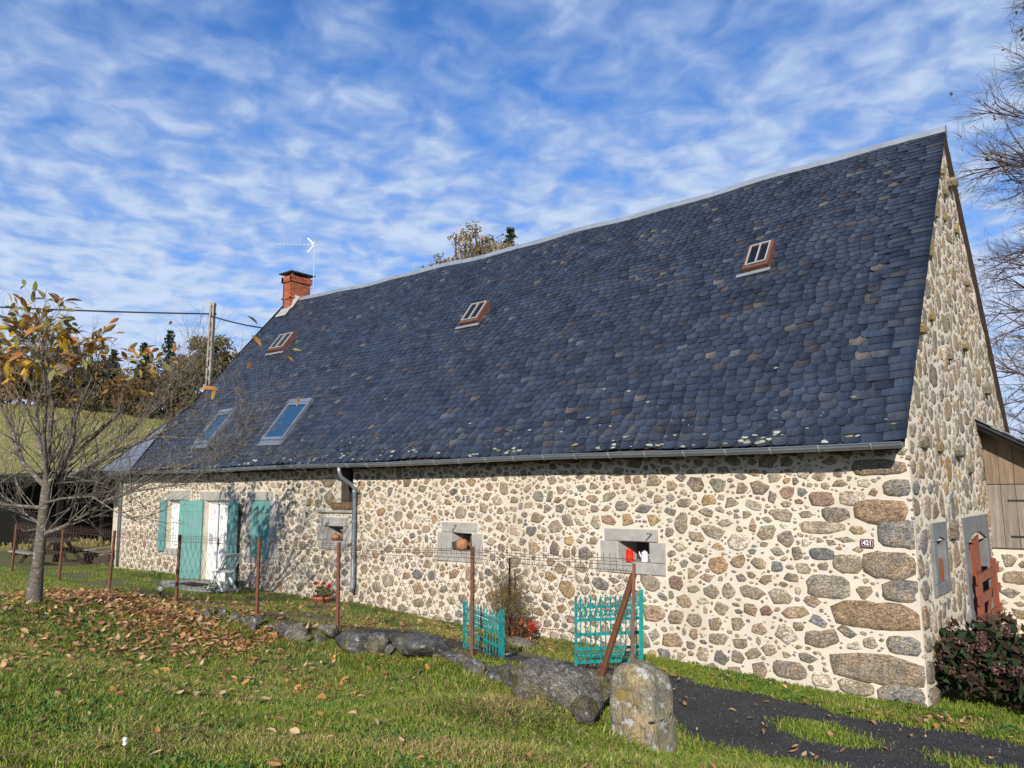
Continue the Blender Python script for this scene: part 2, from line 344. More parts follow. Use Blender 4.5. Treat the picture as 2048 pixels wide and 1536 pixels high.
def inpoly(px, py, poly):
    ins = np.zeros(np.shape(px), bool); j = len(poly)-1
    for i in range(len(poly)):
        xi, yi = poly[i]; xj, yj = poly[j]
        c = ((yi > py) != (yj > py)) & (px < (xj-xi)*(py-yi)/(yj-yi+1e-12)+xi); ins ^= c; j = i
    return ins
DRIVE = [(-10.2,-2.72),(-7,-2.8),(-4.8,-2.8),(-3,-3.0),(-1.85,-3.10),(-1.37,-3.35),(-.86,-3.38),(-.04,-3.25),(1.5,-3.2),(7,-3.4),(9,-2),(9,-.6),(4,-.9),(1,-1.10),(.16,-1.1),(-.34,-1.04),(-1.15,-1.05),(-1.8,-.9),(-2.5,-.98),(-3.1,-1.0),(-4.2,-1.55),(-6.5,-2.2),(-8.5,-2.45)]
ISL = [[(-1.08,-2.13),(-.91,-1.80),(-.5,-1.84),(-.15,-2.0),(-.2,-2.2),(-.46,-2.40),(-.85,-2.30)], [(.33,-2.12),(.7,-2.1),(1.3,-2.25),(1.2,-2.5),(.6,-2.42)]]
def wob(x, y, s=2.2, a=.16):
    return a*(np.sin(x*s*2.1+1.3*np.sin(y*s*1.7))+.6*np.sin(y*s*3.3+x*s*1.1+2)+.4*np.sin(x*s*7.1-y*s*5.3))/2
def on_drive(x, y):
    xx = x+wob(x, y); yy = y+wob(y+3, x+5)
    m = inpoly(xx, yy, DRIVE)
    for p in ISL: m &= ~inpoly(xx, yy, p)
    return m
dx = np.arange(-10.5, 9, .07); dy = np.arange(-3.6, -.4, .07); DX, DY = np.meshgrid(dx, dy)
DZ = terr(DX, DY)+.008; keep = on_drive(DX[:-1, :-1]+.035, DY[:-1, :-1]+.035).ravel()
ii = np.arange(DX.size).reshape(DX.shape); FQ = np.stack([ii[:-1, :-1], ii[:-1, 1:], ii[1:, 1:], ii[1:, :-1]], -1).reshape(-1, 4)[keep]
obj_np('drive', np.stack([DX, DY, DZ], -1).reshape(-1, 3), [FQ], MT['asphalt'], smooth=True, kind='structure')

# ------------------------------------------------------------------ the farmhouse
G = np.array([.040, .9992]); GN = np.array([.9992, -.040])     # the gable runs along G, its face looks along GN
XL = -20.95                                                     # left end of the front wall
EY, EZ, RY, RZ = -.40, 3.14, 3.85, 8.66                         # eave and ridge of the front slope
house = thing('farmhouse', 'long stone farmhouse with steep dark slate roof and cream mortar walls', 'house')
def sag(x, t): 
    u = np.clip((x+18.7)/18.9, 0, 1); return -.15*np.sin(np.pi*u)*t
def roof_pt(x, t, h=0.0):
    """t = 0 eave .. 1 ridge, h = height along the slope's normal"""
    x = np.asarray(x, float); t = np.asarray(t, float)
    nyz = np.array([-(RZ-EZ), RY-EY]); nyz = nyz/np.hypot(*nyz)
    y = EY+(RY-EY)*t + nyz[0]*h; z = EZ+(RZ-EZ)*t + nyz[1]*h + sag(x, t) + .018*np.sin(x*1.3+t*5)+.012*np.sin(x*2.9-t*9)
    return np.stack([x+0*t, y, z], -1)
SL = math.hypot(RZ-EZ, RY-EY)
def verge_r(t): return .04*(EY+(RY-EY)*t)+.06
def verge_l(t): return np.where(t > .335, -19.30+.62*(t-.335)/.665, -21.75+(21.75-19.30)*t/.335)

# openings in the front wall: x0, x1, z0, z1, depth
OPEN = dict(vent_r=(-4.16,-3.62,1.47,1.77,.38), vent_m=(-7.68,-7.19,1.47,1.79,.38), vent_l=(-11.37,-10.82,1.52,1.81,.38),
            loft=(-11.02,-10.52,2.16,3.3,.45), w3=(-14.28,-13.48,1.02,2.34,.06), door=(-16.36,-15.22,.25,2.33,.28), w1=(-18.28,-17.28,1.05,2.33,.22))
def wall_y(x, z): return .010*np.sin(x*2.3+z*1.7)+.007*np.sin(x*6.1-z*4.3)+.005*np.sin(z*11+x*3)
xs = set(np.round(np.arange(XL, 0.001, .16), 3)); zs = set(np.round(np.arange(-.4, 3.36, .16), 3))
for a, b, c, d, e in OPEN.values(): xs |= {a, b}; zs |= {c, d}
xs = np.array(sorted(xs | {0.0})); zs = np.array(sorted(zs | {3.36}))
XX, ZZ = np.meshgrid(xs, zs); YY = wall_y(XX, ZZ); YY[:, -1] = 0
cxm = (XX[:-1, :-1]+XX[1:, 1:])/2; czm = (ZZ[:-1, :-1]+ZZ[1:, 1:])/2; keep = np.ones(cxm.shape, bool)
for a, b, c, d, e in OPEN.values(): keep &= ~((cxm > a) & (cxm < b) & (czm > c) & (czm < d))
ii = np.arange(XX.size).reshape(XX.shape); FQ = np.stack([ii[:-1, :-1], ii[:-1, 1:], ii[1:, 1:], ii[1:, :-1]], -1).reshape(-1, 4)[keep.ravel()]
front = obj_np('front_wall', np.stack([XX, YY, ZZ], -1).reshape(-1, 3), [FQ], MT['mortar'], house, smooth=True)
for k, (a, b, c, d, e) in OPEN.items():
    mb = MB(); mbd = MB()
    sp = {'loft': .12, 'vent_r': .10, 'vent_m': .10, 'vent_l': .10}.get(k, 0)      # splayed left reveal
    y0 = -.012
    mb.add([(a,y0,c),(a+sp,e,c),(a+sp,e,d),(a,y0,d)], [(0,1,2,3)]); mb.add([(b,y0,c),(b,e,c),(b,e,d),(b,y0,d)], [(3,2,1,0)])
    mb.add([(a,y0,c),(b,y0,c),(b,e,c),(a+sp,e,c)], [(0,1,2,3)]); mb.add([(a,y0,d),(b,y0,d),(b,e,d),(a+sp,e,d)], [(3,2,1,0)])
    if k[:4] in ('vent', 'loft'): mbd.add([(a+sp,e,c),(b,e,c),(b,e,d),(a+sp,e,d)], [(0,1,2,3)]).build('back_board', MT['darkwood'], front)
    mb.build('reveal', MT['dressed' if k[:4] == 'vent' else 'mortar'], front)


# gable wall (right) with openings for a small window and the red door
def gp(s, z, out=0.0): return np.stack([s*G[0]+out*GN[0], s*G[1]+out*GN[1], z+0*s], -1)
GW = 7.70
def gtop(s): return np.minimum(EZ+(s-EY)*(RZ-EZ)/(RY-EY), EZ+(2*RY-EY-s)*(RZ-EZ)/(RY-EY)) - .03
GOPEN = dict(win=(.98, 1.42, 1.33, 1.86, .30), door=(2.98, 4.45, -.2, 1.72, .35))
ss = set(np.round(np.arange(0, GW+.001, .175), 3)); zz = set(np.round(np.arange(-.4, 8.8, .2), 3))
for a, b, c, d, e in GOPEN.values(): ss |= {a, b}; zz |= {c, d}
ss = sorted(ss | {RY}); zz = sorted(zz); mb = MB()
def go(s, z): return .012*math.sin(s*2.1+z*1.9)+.008*math.sin(s*5.7-z*4.1) if s > .01 else 0
for s0, s1 in zip(ss[:-1], ss[1:]):
    t0, t1 = float(gtop(np.array(s0))), float(gtop(np.array(s1)))
    for z0, z1 in zip(zz[:-1], zz[1:]):
        if any(a < (s0+s1)/2 < b and c < (z0+z1)/2 < d for a, b, c, d, e in GOPEN.values()): continue
        p = [(s0, min(z0, t0)), (s1, min(z0, t1)), (s1, min(z1, t1)), (s0, min(z1, t0))]
        if p[3][1]-p[0][1] < 1e-4 and p[2][1]-p[1][1] < 1e-4: continue
        mb.add([gp(np.array(s), np.array(z), go(s, z)) for s, z in p], [(0,1,2,3)])
gable = mb.build('gable_wall', MT['mortar'], house)
for a, b, c, d, e in GOPEN.values():
    mb = MB(); mbd = MB()
    q = lambda s, z, o: gp(np.array(s), np.array(z), o)
    mb.add([q(a,c,.01),q(a,c,-e),q(a,d,-e),q(a,d,.01)], [(0,1,2,3)]); mb.add([q(b,c,.01),q(b,c,-e),q(b,d,-e),q(b,d,.01)], [(0,1,2,3)])
    mb.add([q(a,d,.01),q(b,d,.01),q(b,d,-e),q(a,d,-e)], [(0,1,2,3)]); mb.add([q(a,c,.01),q(b,c,.01),q(b,c,-e),q(a,c,-e)], [(0,1,2,3)])
    mbd.add([q(a,c,-e),q(b,c,-e),q(b,d,-e),q(a,d,-e)], [(0,1,2,3)])
    mb.build('reveal', MT['gdressed'], gable); mbd.build('back_board', MT['dark'], gable)
mb = MB()      # back and left walls close the house
mb.add([(XL,.0,-.4),(XL,7.7,-.4),(XL,7.7,3.3),(XL,0,3.3)], [(0,1,2,3)]); mb.add([(XL,7.7,-.4),(.3,7.7,-.4),(.3,7.7,3.3),(XL,7.7,3.3)], [(0,1,2,3)])
mb.add([(-19.2,0,3),(-19.2,7.7,3),(-18.72,3.85,8.4)], [(0,1,2)])
mb.build('rear_wall', MT['mortar'], house)

# ---- stone packing on a raster
class Packer:
    def __init__(s, x0, x1, z0, z1, res=.012):
        s.x0, s.z0, s.res = x0, z0, res; s.nx = int((x1-x0)/res); s.nz = int((z1-z0)/res); s.m = np.zeros((s.nz, s.nx), bool)
    def free(s, rad):
        k = max(1, int(rad/s.res)); I = np.zeros((s.nz+1, s.nx+1), np.int32); I[1:, 1:] = s.m.cumsum(0).cumsum(1)
        b = I[2*k+1:, 2*k+1:]-I[:-2*k-1, 2*k+1:]-I[2*k+1:, :-2*k-1]+I[:-2*k-1, :-2*k-1]; j, i = np.nonzero(b == 0)
        return s.x0+(i+k+.5)*s.res, s.z0+(j+k+.5)*s.res
    def block(s, fn):
        X, Z = np.meshgrid(s.x0+(np.arange(s.nx)+.5)*s.res, s.z0+(np.arange(s.nz)+.5)*s.res); s.m |= fn(X, Z)
    def try_put(s, cx, cz, ang, rad, gap, force=False):
        R = rad.max()+gap; i0 = int((cx-R-s.x0)/s.res); i1 = int((cx+R-s.x0)/s.res)+1; j0 = int((cz-R-s.z0)/s.res); j1 = int((cz+R-s.z0)/s.res)+1
        if not force and (i0 < 0 or j0 < 0 or i1 > s.nx or j1 > s.nz): return False
        i0 = max(i0, 0); j0 = max(j0, 0); i1 = min(i1, s.nx); j1 = min(j1, s.nz)
        if i1 <= i0 or j1 <= j0: return force
        sub = s.m[j0:j1, i0:i1]
        dx = (s.x0+(np.arange(i0, i1)+.5)*s.res-cx)[None, :]; dz = (s.z0+(np.arange(j0, j1)+.5)*s.res-cz)[:, None]
        a = np.arctan2(dz, dx) % (2*np.pi); r = np.hypot(dx, dz)
        lim = np.interp(a, np.r_[ang, ang[0]+2*np.pi], np.r_[rad, rad[0]])
        ins = r < lim+gap
        if not force and (sub & ins).any(): return False
        sub |= (r < lim+gap*.35); return True
PAL = [((.27,.23,.18), 28), ((.31,.235,.15), 24), ((.235,.21,.175), 16), ((.16,.165,.17), 8), ((.42,.37,.30), 13), ((.27,.165,.125), 4), ((.38,.245,.105), 4), ((.185,.16,.14), 5)]
PC = [c for c, w in PAL]; PW = np.array([w for c, w in PAL], float); PW /= PW.sum()
def stone_tint():
    c = np.array(PC[RNG.choice(len(PC), p=PW)]); c = c*.68+np.array((.245,.205,.158))*(c.mean()/.203)*.32; return np.clip(c*RNG.uniform(.88, 1.32)*RNG.uniform(.96, 1.04, 3), .02, .6)
def blob(w, h):
    """polar outline of an angular stone of size w x h"""
    nc = int(RNG.integers(5, 9)) if w < .35 else int(RNG.integers(8, 11)); a0 = (np.arange(nc)+RNG.uniform(-.30, .30, nc))*2*np.pi/nc
    p = RNG.uniform(2.2, 4.5); tilt = RNG.normal(0, .20); ca, sa = np.cos(a0-tilt), np.sin(a0-tilt)
    r0 = (np.abs(ca/(w/2))**p+np.abs(sa/(h/2))**p)**(-1/p)*(1+RNG.normal(0, .085, nc)); k = RNG.uniform(0, 2*np.pi); r0 *= 1-.28*RNG.random()*np.clip(np.cos(a0-k), 0, 1)
    xy = np.stack([r0*np.cos(a0), r0*np.sin(a0)], -1); nxt = np.roll(xy, -1, 0); pts = []      # corners joined by nearly straight, chipped edges
    for q, q2 in zip(xy, nxt):
        pts.append(q)
        for f in ((.5,) if nc > 6 else (.33, .67)): pts.append((q+(q2-q)*f)*(1+RNG.normal(.02, .035)))
    pts = np.array(pts); ang = np.arctan2(pts[:, 1], pts[:, 0]) % (2*np.pi); o = np.argsort(ang)
    return ang[o], np.clip(np.hypot(pts[o, 0], pts[o, 1]), .15*min(w, h), None)
def stone_geo(ang, rad, cx, cz, proud):
    """rings: buried rim, shoulder, crown, centre -> local (u, w, out)"""
    n = len(ang); c, s_ = np.cos(ang), np.sin(ang); rings = []
    for f, o in ((1.02, -.020), (.97, proud*.55), (.70, proud)):
        rr = rad*f*(1 if f > .9 else (1+RNG.normal(0, .05, n)))
        rings.append(np.stack([cx+rr*c, cz+rr*s_, o+RNG.normal(0, proud*.22, n)*(o > 0)], -1))
    V = np.concatenate(rings+[np.array([[cx, cz, proud*RNG.uniform(.85, 1.15)]])])
    k = np.arange(n); k1 = (k+1) % n
    Q = np.concatenate([np.stack([k, k1, n+k1, n+k], -1), np.stack([n+k, n+k1, 2*n+k1, 2*n+k], -1)])
    T = np.stack([2*n+k, 2*n+k1, np.full(n, 3*n)], -1)
    return V, Q, T
STONES = []      # (score, V world, Q, T, tint, parent)
def emit(V, Q, T, to_world, parent, tint=None):
    Wv = to_world(V); d = np.linalg.norm(Wv[-1]-CAM); n = (len(V)-1)//3
    u = V[n:2*n]; area = np.ptp(u[:, 0])*np.ptp(u[:, 1]); f = .55 if parent is front else .30
    STONES.append((area*f/d**2, Wv, Q, T, stone_tint() if tint is None else tint, parent))
def f_world(V): return np.stack([V[:, 0], wall_y(V[:, 0], V[:, 1])-V[:, 2], V[:, 1]], -1)
def g_world(V):
    o = V[:, 2]+np.array([go(s, z) for s, z in V[:, :2]]); return np.stack([V[:, 0]*G[0]+o*GN[0], V[:, 0]*G[1]+o*GN[1], V[:, 1]], -1)

pk = Packer(XL, .06, -.3, 3.3)
def gz(x): return np.interp(x, [-21,-18.3,-14.2,-12.3,-10.3,-8.3,-6.6,-3.7,-2.2,0], [.34,.38,.29,.26,.28,.19,.14,.12,.05,-.03])
pk.block(lambda X, Z: (Z < gz(X)-.06))
DRESS = dict(                                    # dressed blocks round the openings (x0, x1, z0, z1)
  vent_r=[('lintel',-4.40,-3.48,1.775,1.96),('jamb',-4.48,-4.165,1.462,1.772),('jamb',-3.615,-3.36,1.468,1.765),('sill',-4.56,-3.36,1.29,1.46)],
  vent_m=[('lintel',-7.95,-7.06,1.795,1.975),('jamb',-8.05,-7.685,1.465,1.79),('jamb',-7.185,-6.95,1.465,1.79),('sill',-8.07,-6.95,1.27,1.46)],
  vent_l=[('lintel',-11.57,-10.67,1.815,2.0),('jamb',-11.69,-11.375,1.52,1.81),('jamb',-10.815,-10.57,1.52,1.81),('sill',-11.62,-10.64,1.33,1.515)],
  w3=[('lintel',-14.45,-13.36,2.345,2.55),('jamb',-13.47,-13.12,1.86,2.34),('jamb',-13.47,-13.2,1.4,1.85),('jamb',-13.47,-13.14,1.025,1.39),('jamb',-14.55,-14.29,1.75,2.34),('jamb',-14.47,-14.29,1.025,1.74),('sill',-14.46,-13.30,.89,1.015)],
  door=[('lintel',-16.62,-14.85,2.335,2.55),('jamb',-16.62,-16.365,1.75,2.33),('jamb',-16.66,-16.365,1.05,1.74),('jamb',-16.60,-16.365,.28,1.04),('jamb',-15.215,-14.95,1.45,2.33),('jamb',-15.215,-14.98,.28,1.44)],
  w1=[('lintel',-18.40,-17.16,2.335,2.58),('jamb',-18.5,-18.285,1.7,2.33),('jamb',-18.46,-18.285,1.055,1.69),('jamb',-17.275,-17.08,1.6,2.33),('jamb',-17.275,-17.1,1.055,1.59),('sill',-18.46,-17.14,.87,1.045)],
  loft=[('ledge',-11.66,-10.40,2.10,2.155)])
for a, b, c, d, e in OPEN.values(): pk.block(lambda X, Z: (X > a-.01) & (X < b+.01) & (Z > c-.01) & (Z < d+.01))
for k, bl in DRESS.items():
    for nm, a, b, c, d in bl: pk.block(lambda X, Z: (X > a-.02) & (X < b+.02) & (Z > c-.02) & (Z < d+.02))
QUOIN = [(-0.36,2.83,0.62,0.19),(-0.15,2.57,0.31,0.2),(-0.37,2.27,0.61,0.3),(-0.16,2.01,0.52,0.33),(-0.32,1.62,0.59,0.32),(-0.18,1.32,0.46,0.26),(-0.51,1.0,1.05,0.31),(-0.21,0.68,0.39,0.2),(-0.55,0.36,1.07,0.35),(-0.28,0.07,0.47,0.29),(-0.79,0.11,0.4,0.19),(-1.2,0.14,0.24,0.16),(-1.06,1.31,0.51,0.29),(-0.81,1.61,0.34,0.23),(-0.91,2.23,0.34,0.18),(-1.09,2.06,0.55,0.16),(-0.69,2.44,0.3,0.18),(-1.08,2.43,0.31,0.18),(-1.11,1.72,0.29,0.15),(-1.61,0.2,0.43,0.22),(-1.19,0.65,0.51,0.22),(-1.63,0.65,0.29,0.22),(-2.07,1.15,0.36,0.2),(-1.67,1.15,0.34,0.22),(-1.48,0.95,0.35,0.15),(-1.28,1.11,0.27,0.16),(-3.58,0.75,0.36,0.29),(-3.23,0.72,0.26,0.22),(-3.61,1.19,0.41,0.25),(-3.21,1.19,0.25,0.23),(-3.09,0.95,0.26,0.19),(-2.56,0.24,0.25,0.21),(-2.32,0.27,0.21,0.18),(-2.83,0.25,0.19,0.2),(-1.98,0.68,0.26,0.19),(-0.83,2.63,0.25,0.1),(-1.68,2.72,0.22,0.15),(-2.3,2.38,0.31,0.13),(-2.63,2.41,0.25,0.18),(-1.94,1.55,0.24,0.15),(-1.7,1.52,0.15,0.17),(-3.12,1.73,0.25,0.14),(-3.99,2.1,0.33,0.18),(-4.34,2.09,0.28,0.15),(-3.7,2.27,0.33,0.14),(-0.53,2.63,0.17,0.11),(-0.63,1.27,0.21,0.2),(-0.8,1.91,0.31,0.08),(-1.87,0.93,0.2,0.16),(-2.11,0.92,0.21,0.18),(-2.3,0.7,0.24,0.19),(-2.63,0.7,0.23,0.21),(-2.92,0.7,0.28,0.2),(-2.39,1.15,0.21,0.22),(-1.36,1.53,0.23,0.15),(-2.21,1.34,0.16,0.12),(-0.88,0.78,0.26,0.12)]
for a, b, c, d in [(-11.70,-11.05,2.62,2.85),(-11.55,-11.05,2.22,2.55),(-10.48,-10.26,2.2,2.62)]:
    ang, rad = blob(b-a, d-c); pk.try_put((a+b)/2, (c+d)/2, ang, rad, .02, True); emit(*stone_geo(ang, rad, (a+b)/2, (c+d)/2, .02), f_world, front, np.array((.24,.205,.16)))
pk.block(lambda X, Z: (X > -.62) & (X < -.46) & (Z > 1.82) & (Z < 1.94))          # bare mortar behind the number plate
for i, (cx, cz, w, h) in enumerate(QUOIN):
    ang, rad = blob(w, h)
    if i < 20:
        w *= 1.06; h *= 1.06; p = 4.2; r0 = (np.abs(np.cos(ang)/(w/2))**p+np.abs(np.sin(ang)/(h/2))**p)**(-1/p); rad = r0*(1+RNG.normal(0, .035, len(ang)))
    px = cx+rad*np.cos(ang)
    if px.max() > -.005:                                # keep corner stones flush with the corner
        rad = np.where((px > -.005) & (np.cos(ang) > .05), (-.005-cx)/np.maximum(np.cos(ang), .05), rad)
        rad = np.minimum(rad, np.hypot(w/2, h/2)*1.02)
    pk.try_put(cx, cz, ang, rad, .03, True)
    tn = [(.235,.195,.15), (.20,.185,.165), (.26,.185,.115), (.225,.21,.19)][i % 4] if i < 10 else None
    emit(*stone_geo(ang, rad, cx, cz, .024 if i < 10 else .016), f_world, front, None if tn is None else np.array(tn))
def fill(pk, sizes, emitw, parent, hw=(.5, .9), tall=0.0, size_fn=None):
    for (s0, s1, rounds, gap) in sizes:
        for _ in range(rounds):
            fx_, fz_ = pk.free(s0*hw[0]*.42)
            if len(fx_) < 5: break
            put = 0
            for i in RNG.integers(0, len(fx_), 260):
                cx, cz = fx_[i], fz_[i]; w = RNG.uniform(s0, s1)*(size_fn(cx, cz) if size_fn else 1); h = w*RNG.uniform(*hw)
                if RNG.random() < tall: w, h = h, w
                ang, rad = blob(w, h)
                if pk.try_put(cx, cz, ang, rad, gap): emit(*stone_geo(ang, rad, cx, cz, RNG.uniform(.007, .016)), emitw, parent); put += 1
            if put < 4: break
fill(pk, [(.27,.38,2,.019),(.20,.28,11,.017),(.14,.20,18,.015),(.09,.14,18,.012),(.05,.09,14,.010),(.028,.05,5,.008)], f_world, front, (.44,.82), .13,
     lambda x, z: (1.06 if z < 1.3 else .95 if z < 2.4 else .84)*(1.12 if x > -4 else .90))
# gable stones
pg = Packer(.0, GW, -.3, 8.7)
pg.block(lambda S, Z: (Z > gtop(S)-.05) | (Z < -.12) | (S < .03))
GDRESS = [('lintel',.80,1.60,1.865,2.10),('jamb',.80,.975,1.33,1.86),('jamb',1.425,1.60,1.33,1.86),('sill',.78,1.62,1.17,1.325),
          ('lintel',2.72,4.72,1.725,2.10),('jamb',2.72,2.975,.95,1.72),('jamb',2.74,2.975,.2,.945),('jamb',4.455,4.75,1.0,1.72),('jamb',4.455,4.74,.2,.99)]
for a, b, c, d, e in GOPEN.values(): pg.block(lambda X, Z: (X > a-.01) & (X < b+.01) & (Z > c-.01) & (Z < d+.01))
for nm, a, b, c, d in GDRESS: pg.block(lambda X, Z: (X > a-.02) & (X < b+.02) & (Z > c-.02) & (Z < d+.02))
for i, (cx, cz, w, h) in enumerate(QUOIN[:10]):                             # return faces of the corner stones
    if abs(cx+w/2) > .06: continue
    ww = [.25, .45, .3, .55, .28, .5, .3, .4, .32, .5][i]; ang, rad = blob(ww, h*.92); c0 = ww/2+.015
    px = c0+rad*np.cos(ang); rad = np.where(px < .012, (c0-.012)/np.maximum(-np.cos(ang), .05), rad); rad = np.minimum(rad, np.hypot(ww/2, h/2))
    pg.try_put(c0, cz, ang, rad, .03, True); emit(*stone_geo(ang, rad, c0, cz, .022), g_world, gable, np.array([(.235,.195,.15),(.20,.185,.165),(.26,.185,.115),(.225,.21,.19)][i % 4]))
fill(pg, [(.34,.48,2,.024),(.24,.34,9,.022),(.16,.24,16,.02),(.10,.16,14,.016),(.055,.10,8,.012)], g_world, gable, (.5,.9), .4)
# the 300 stones that show largest are objects of their own, the rest one mesh
STONES.sort(key=lambda s: -s[0])
def out_pieces(lst, name, material, rest_name, limit, rest_parent):
    for sc, V, Q, T, tn, par in lst[:limit]:
        obj_np(name, V, [Q, T] if T is not None else [Q], material, par, np.broadcast_to(tn, (len(V), 3)))
    Vs, Qs, Ts, Cs, n = [], [], [], [], 0
    for sc, V, Q, T, tn, par in lst[limit:]:
        Vs.append(V); Qs.append(Q+n); Cs.append(np.broadcast_to(tn, (len(V), 3))); n += len(V)
        if T is not None: Ts.append(T+n-len(V))
    if Vs: return obj_np(rest_name, np.concatenate(Vs), [np.concatenate(Qs)]+([np.concatenate(Ts)] if Ts else []), material, rest_parent, np.concatenate(Cs), kind='stuff')
out_pieces(STONES, 'stone', MT['stone'], 'small_wall_stones', 300, house)
print('stones', len(STONES))
# weathered through-stones that jut out of the gable
for s, z, w, h, o in [(1.05,5.35,.42,.20,.17),(1.75,5.0,.26,.16,.14),(2.75,4.55,.26,.16,.15),(4.1,4.9,.3,.2,.14),(5.7,4.3,.4,.22,.2),(4.75,6.1,.3,.16,.15),(2.1,6.75,.4,.3,.1),(2.65,8.0,.22,.16,.14),(3.35,8.05,.26,.14,.15),(4.15,7.75,.34,.2,.25),(3.5,7.4,.3,.18,.16),(4.25,6.95,.28,.2,.12),(2.2,7.3,.28,.26,.1),(3.4,6.95,.24,.2,.1),(.75,3.15,.5,.18,.12),(1.6,3.12,.42,.18,.12),(2.9,3.10,.5,.2,.18),(3.6,2.85,.36,.2,.14),(1.95,1.98,.4,.34,.16)]:
    o *= .55; w *= .85
    if z > float(gtop(np.array(s)))-.25: z = float(gtop(np.array(s)))-.28
    mb = MB(); n = 7
    ring = [(math.cos(2*math.pi*k/n+.3)*w/2*random.uniform(.85, 1.1), math.sin(2*math.pi*k/n+.3)*h/2*random.uniform(.85, 1.1)) for k in range(n)]
    vs = [gp(np.array(s+a), np.array(z+b), -.05) for a, b in ring]+[gp(np.array(s+a*.95), np.array(z+b*.95), o*.8) for a, b in ring]+[gp(np.array(s+a*.6), np.array(z+b*.7), o) for a, b in ring]
    mb.cur = random.choice([(.26,.20,.09), (.22,.19,.13), (.19,.17,.13)])
    mb.add(vs, [(k, (k+1) % n, n+(k+1) % n, n+k) for k in range(n)]+[(n+k, n+(k+1) % n, 2*n+(k+1) % n, 2*n+k) for k in range(n)]+[tuple(range(2*n, 3*n))])
    mb.build('projecting_stone', MT['stone'], gable, cols=True)
# dressed blocks
for k, bl in DRESS.items():
    for nm, a, b, c, d in bl:
        pr = .06 if nm == 'ledge' else .03 if nm == 'sill' else .022
        MB().cbox(a, b, -pr, .05, c, d, .010).build(nm+'_stone', MT['dressed'], front)
for nm, a, b, c, d in GDRESS:
    q = lambda s, z, o: gp(np.array(s), np.array(z), o)
    mb = MB(); o = .03; bb = .012
    if nm == 'lintel':       # cambered underside
        n = 8; us = [a+(b-a)*i/n for i in range(n+1)]; sp0, sp1 = (.98, 1.42) if b < 2 else (2.98, 4.45); rise = .05 if b < 2 else .14
        low = [c+(rise*math.sin(math.pi*(u-sp0)/(sp1-sp0)) if sp0 < u < sp1 else 0) for u in us]
        vs = [q(u, l, o) for u, l in zip(us, low)]+[q(u, d, o) for u in us]+[q(u, l, -.2) for u, l in zip(us, low)]+[q(u, d, -.02) for u in us]; m = n+1
        mb.add(vs, [(i, i+1, m+i+1, m+i) for i in range(n)]+[(2*m+i, 2*m+i+1, i+1, i) for i in range(n)]+[(m+i, m+i+1, 3*m+i+1, 3*m+i) for i in range(n)]+[(0, m, 3*m, 2*m), (n, 2*m+n, 3*m+n, m+n)])
    else:
        mb.add([q(a,c,-.05),q(b,c,-.05),q(b,d,-.05),q(a,d,-.05),q(a,c,o-bb),q(b,c,o-bb),q(b,d,o-bb),q(a,d,o-bb),q(a+bb,c+bb,o),q(b-bb,c+bb,o),q(b-bb,d-bb,o),q(a+bb,d-bb,o)],
               [(8,9,10,11),(4,5,9,8),(5,6,10,9),(6,7,11,10),(7,4,8,11),(0,1,5,4),(1,2,6,5),(2,3,7,6),(3,0,4,7)])
    mb.build(nm+'_stone', MT['gdressed'], gable)
# iron wall hooks
for x, z in ((-3.60, 1.93), (-7.60, 1.955)):
    MB().tube([(x-.05,-.02,z-.03),(x+.06,-.06,z-.02),(x-.07,-.03,z-.14)], .006, 5).build('iron_hook', MT['wire'], front)

# ---- roof
mb = MB()
ts = np.linspace(0, 1, 15)
rows = []
for t in ts:
    xa, xb = float(verge_l(t)), float(verge_r(t)); rows.append(roof_pt(np.linspace(xa, xb, 40), np.full(40, t), 0.0))
V = np.concatenate(rows); ii = np.arange(15*40).reshape(15, 40); FQ = np.stack([ii[:-1, :-1], ii[:-1, 1:], ii[1:, 1:], ii[1:, :-1]], -1).reshape(-1, 4)
bk = []
for t in ts:
    r = roof_pt(np.linspace(-18.68-.62*(1-t), float(verge_r(1))+.04*(1-t)*4.3, 40), np.full(40, t), 0.0); r[:, 1] = 2*RY-r[:, 1]; bk.append(r)
V2 = np.concatenate(bk); roof = obj_np('roof', np.concatenate([V, V2]), [FQ, FQ[:, ::-1]+600], MT['deck'], house)
lo = V-np.array([0, 0, .07]); b2 = np.concatenate([ii[0], ii[:, -1], ii[-1][::-1], ii[::-1, 0]])
obj_np('roof_underside_boards', np.concatenate([lo, V2-np.array([0, 0, .07])]), [FQ[:, ::-1], FQ+600], MT['darkwood'], roof)
SKY = dict(m1=(-17.20,-16.44,.118,.278), m2=(-13.98,-13.10,.105,.280), s1=(-17.12,-16.40,.615,.715), s2=(-9.32,-8.78,.570,.672), s3=(-2.70,-2.26,.560,.655))
SLPAL = [((.040,.052,.073), 46), ((.049,.060,.081), 22), ((.031,.039,.055), 14), ((.062,.071,.086), 9), ((.062,.060,.064), 4), ((.10,.11,.12), 1.6), ((.13,.115,.098), 1.1), ((.082,.066,.060), 1.0)]
SCp = np.array([w for c, w in SLPAL]); SCp = SCp/SCp.sum()
def slate_tint(): return np.array(SLPAL[RNG.choice(len(SLPAL), p=SCp)][0])*RNG.uniform(.89, 1.13)
SLATES = []
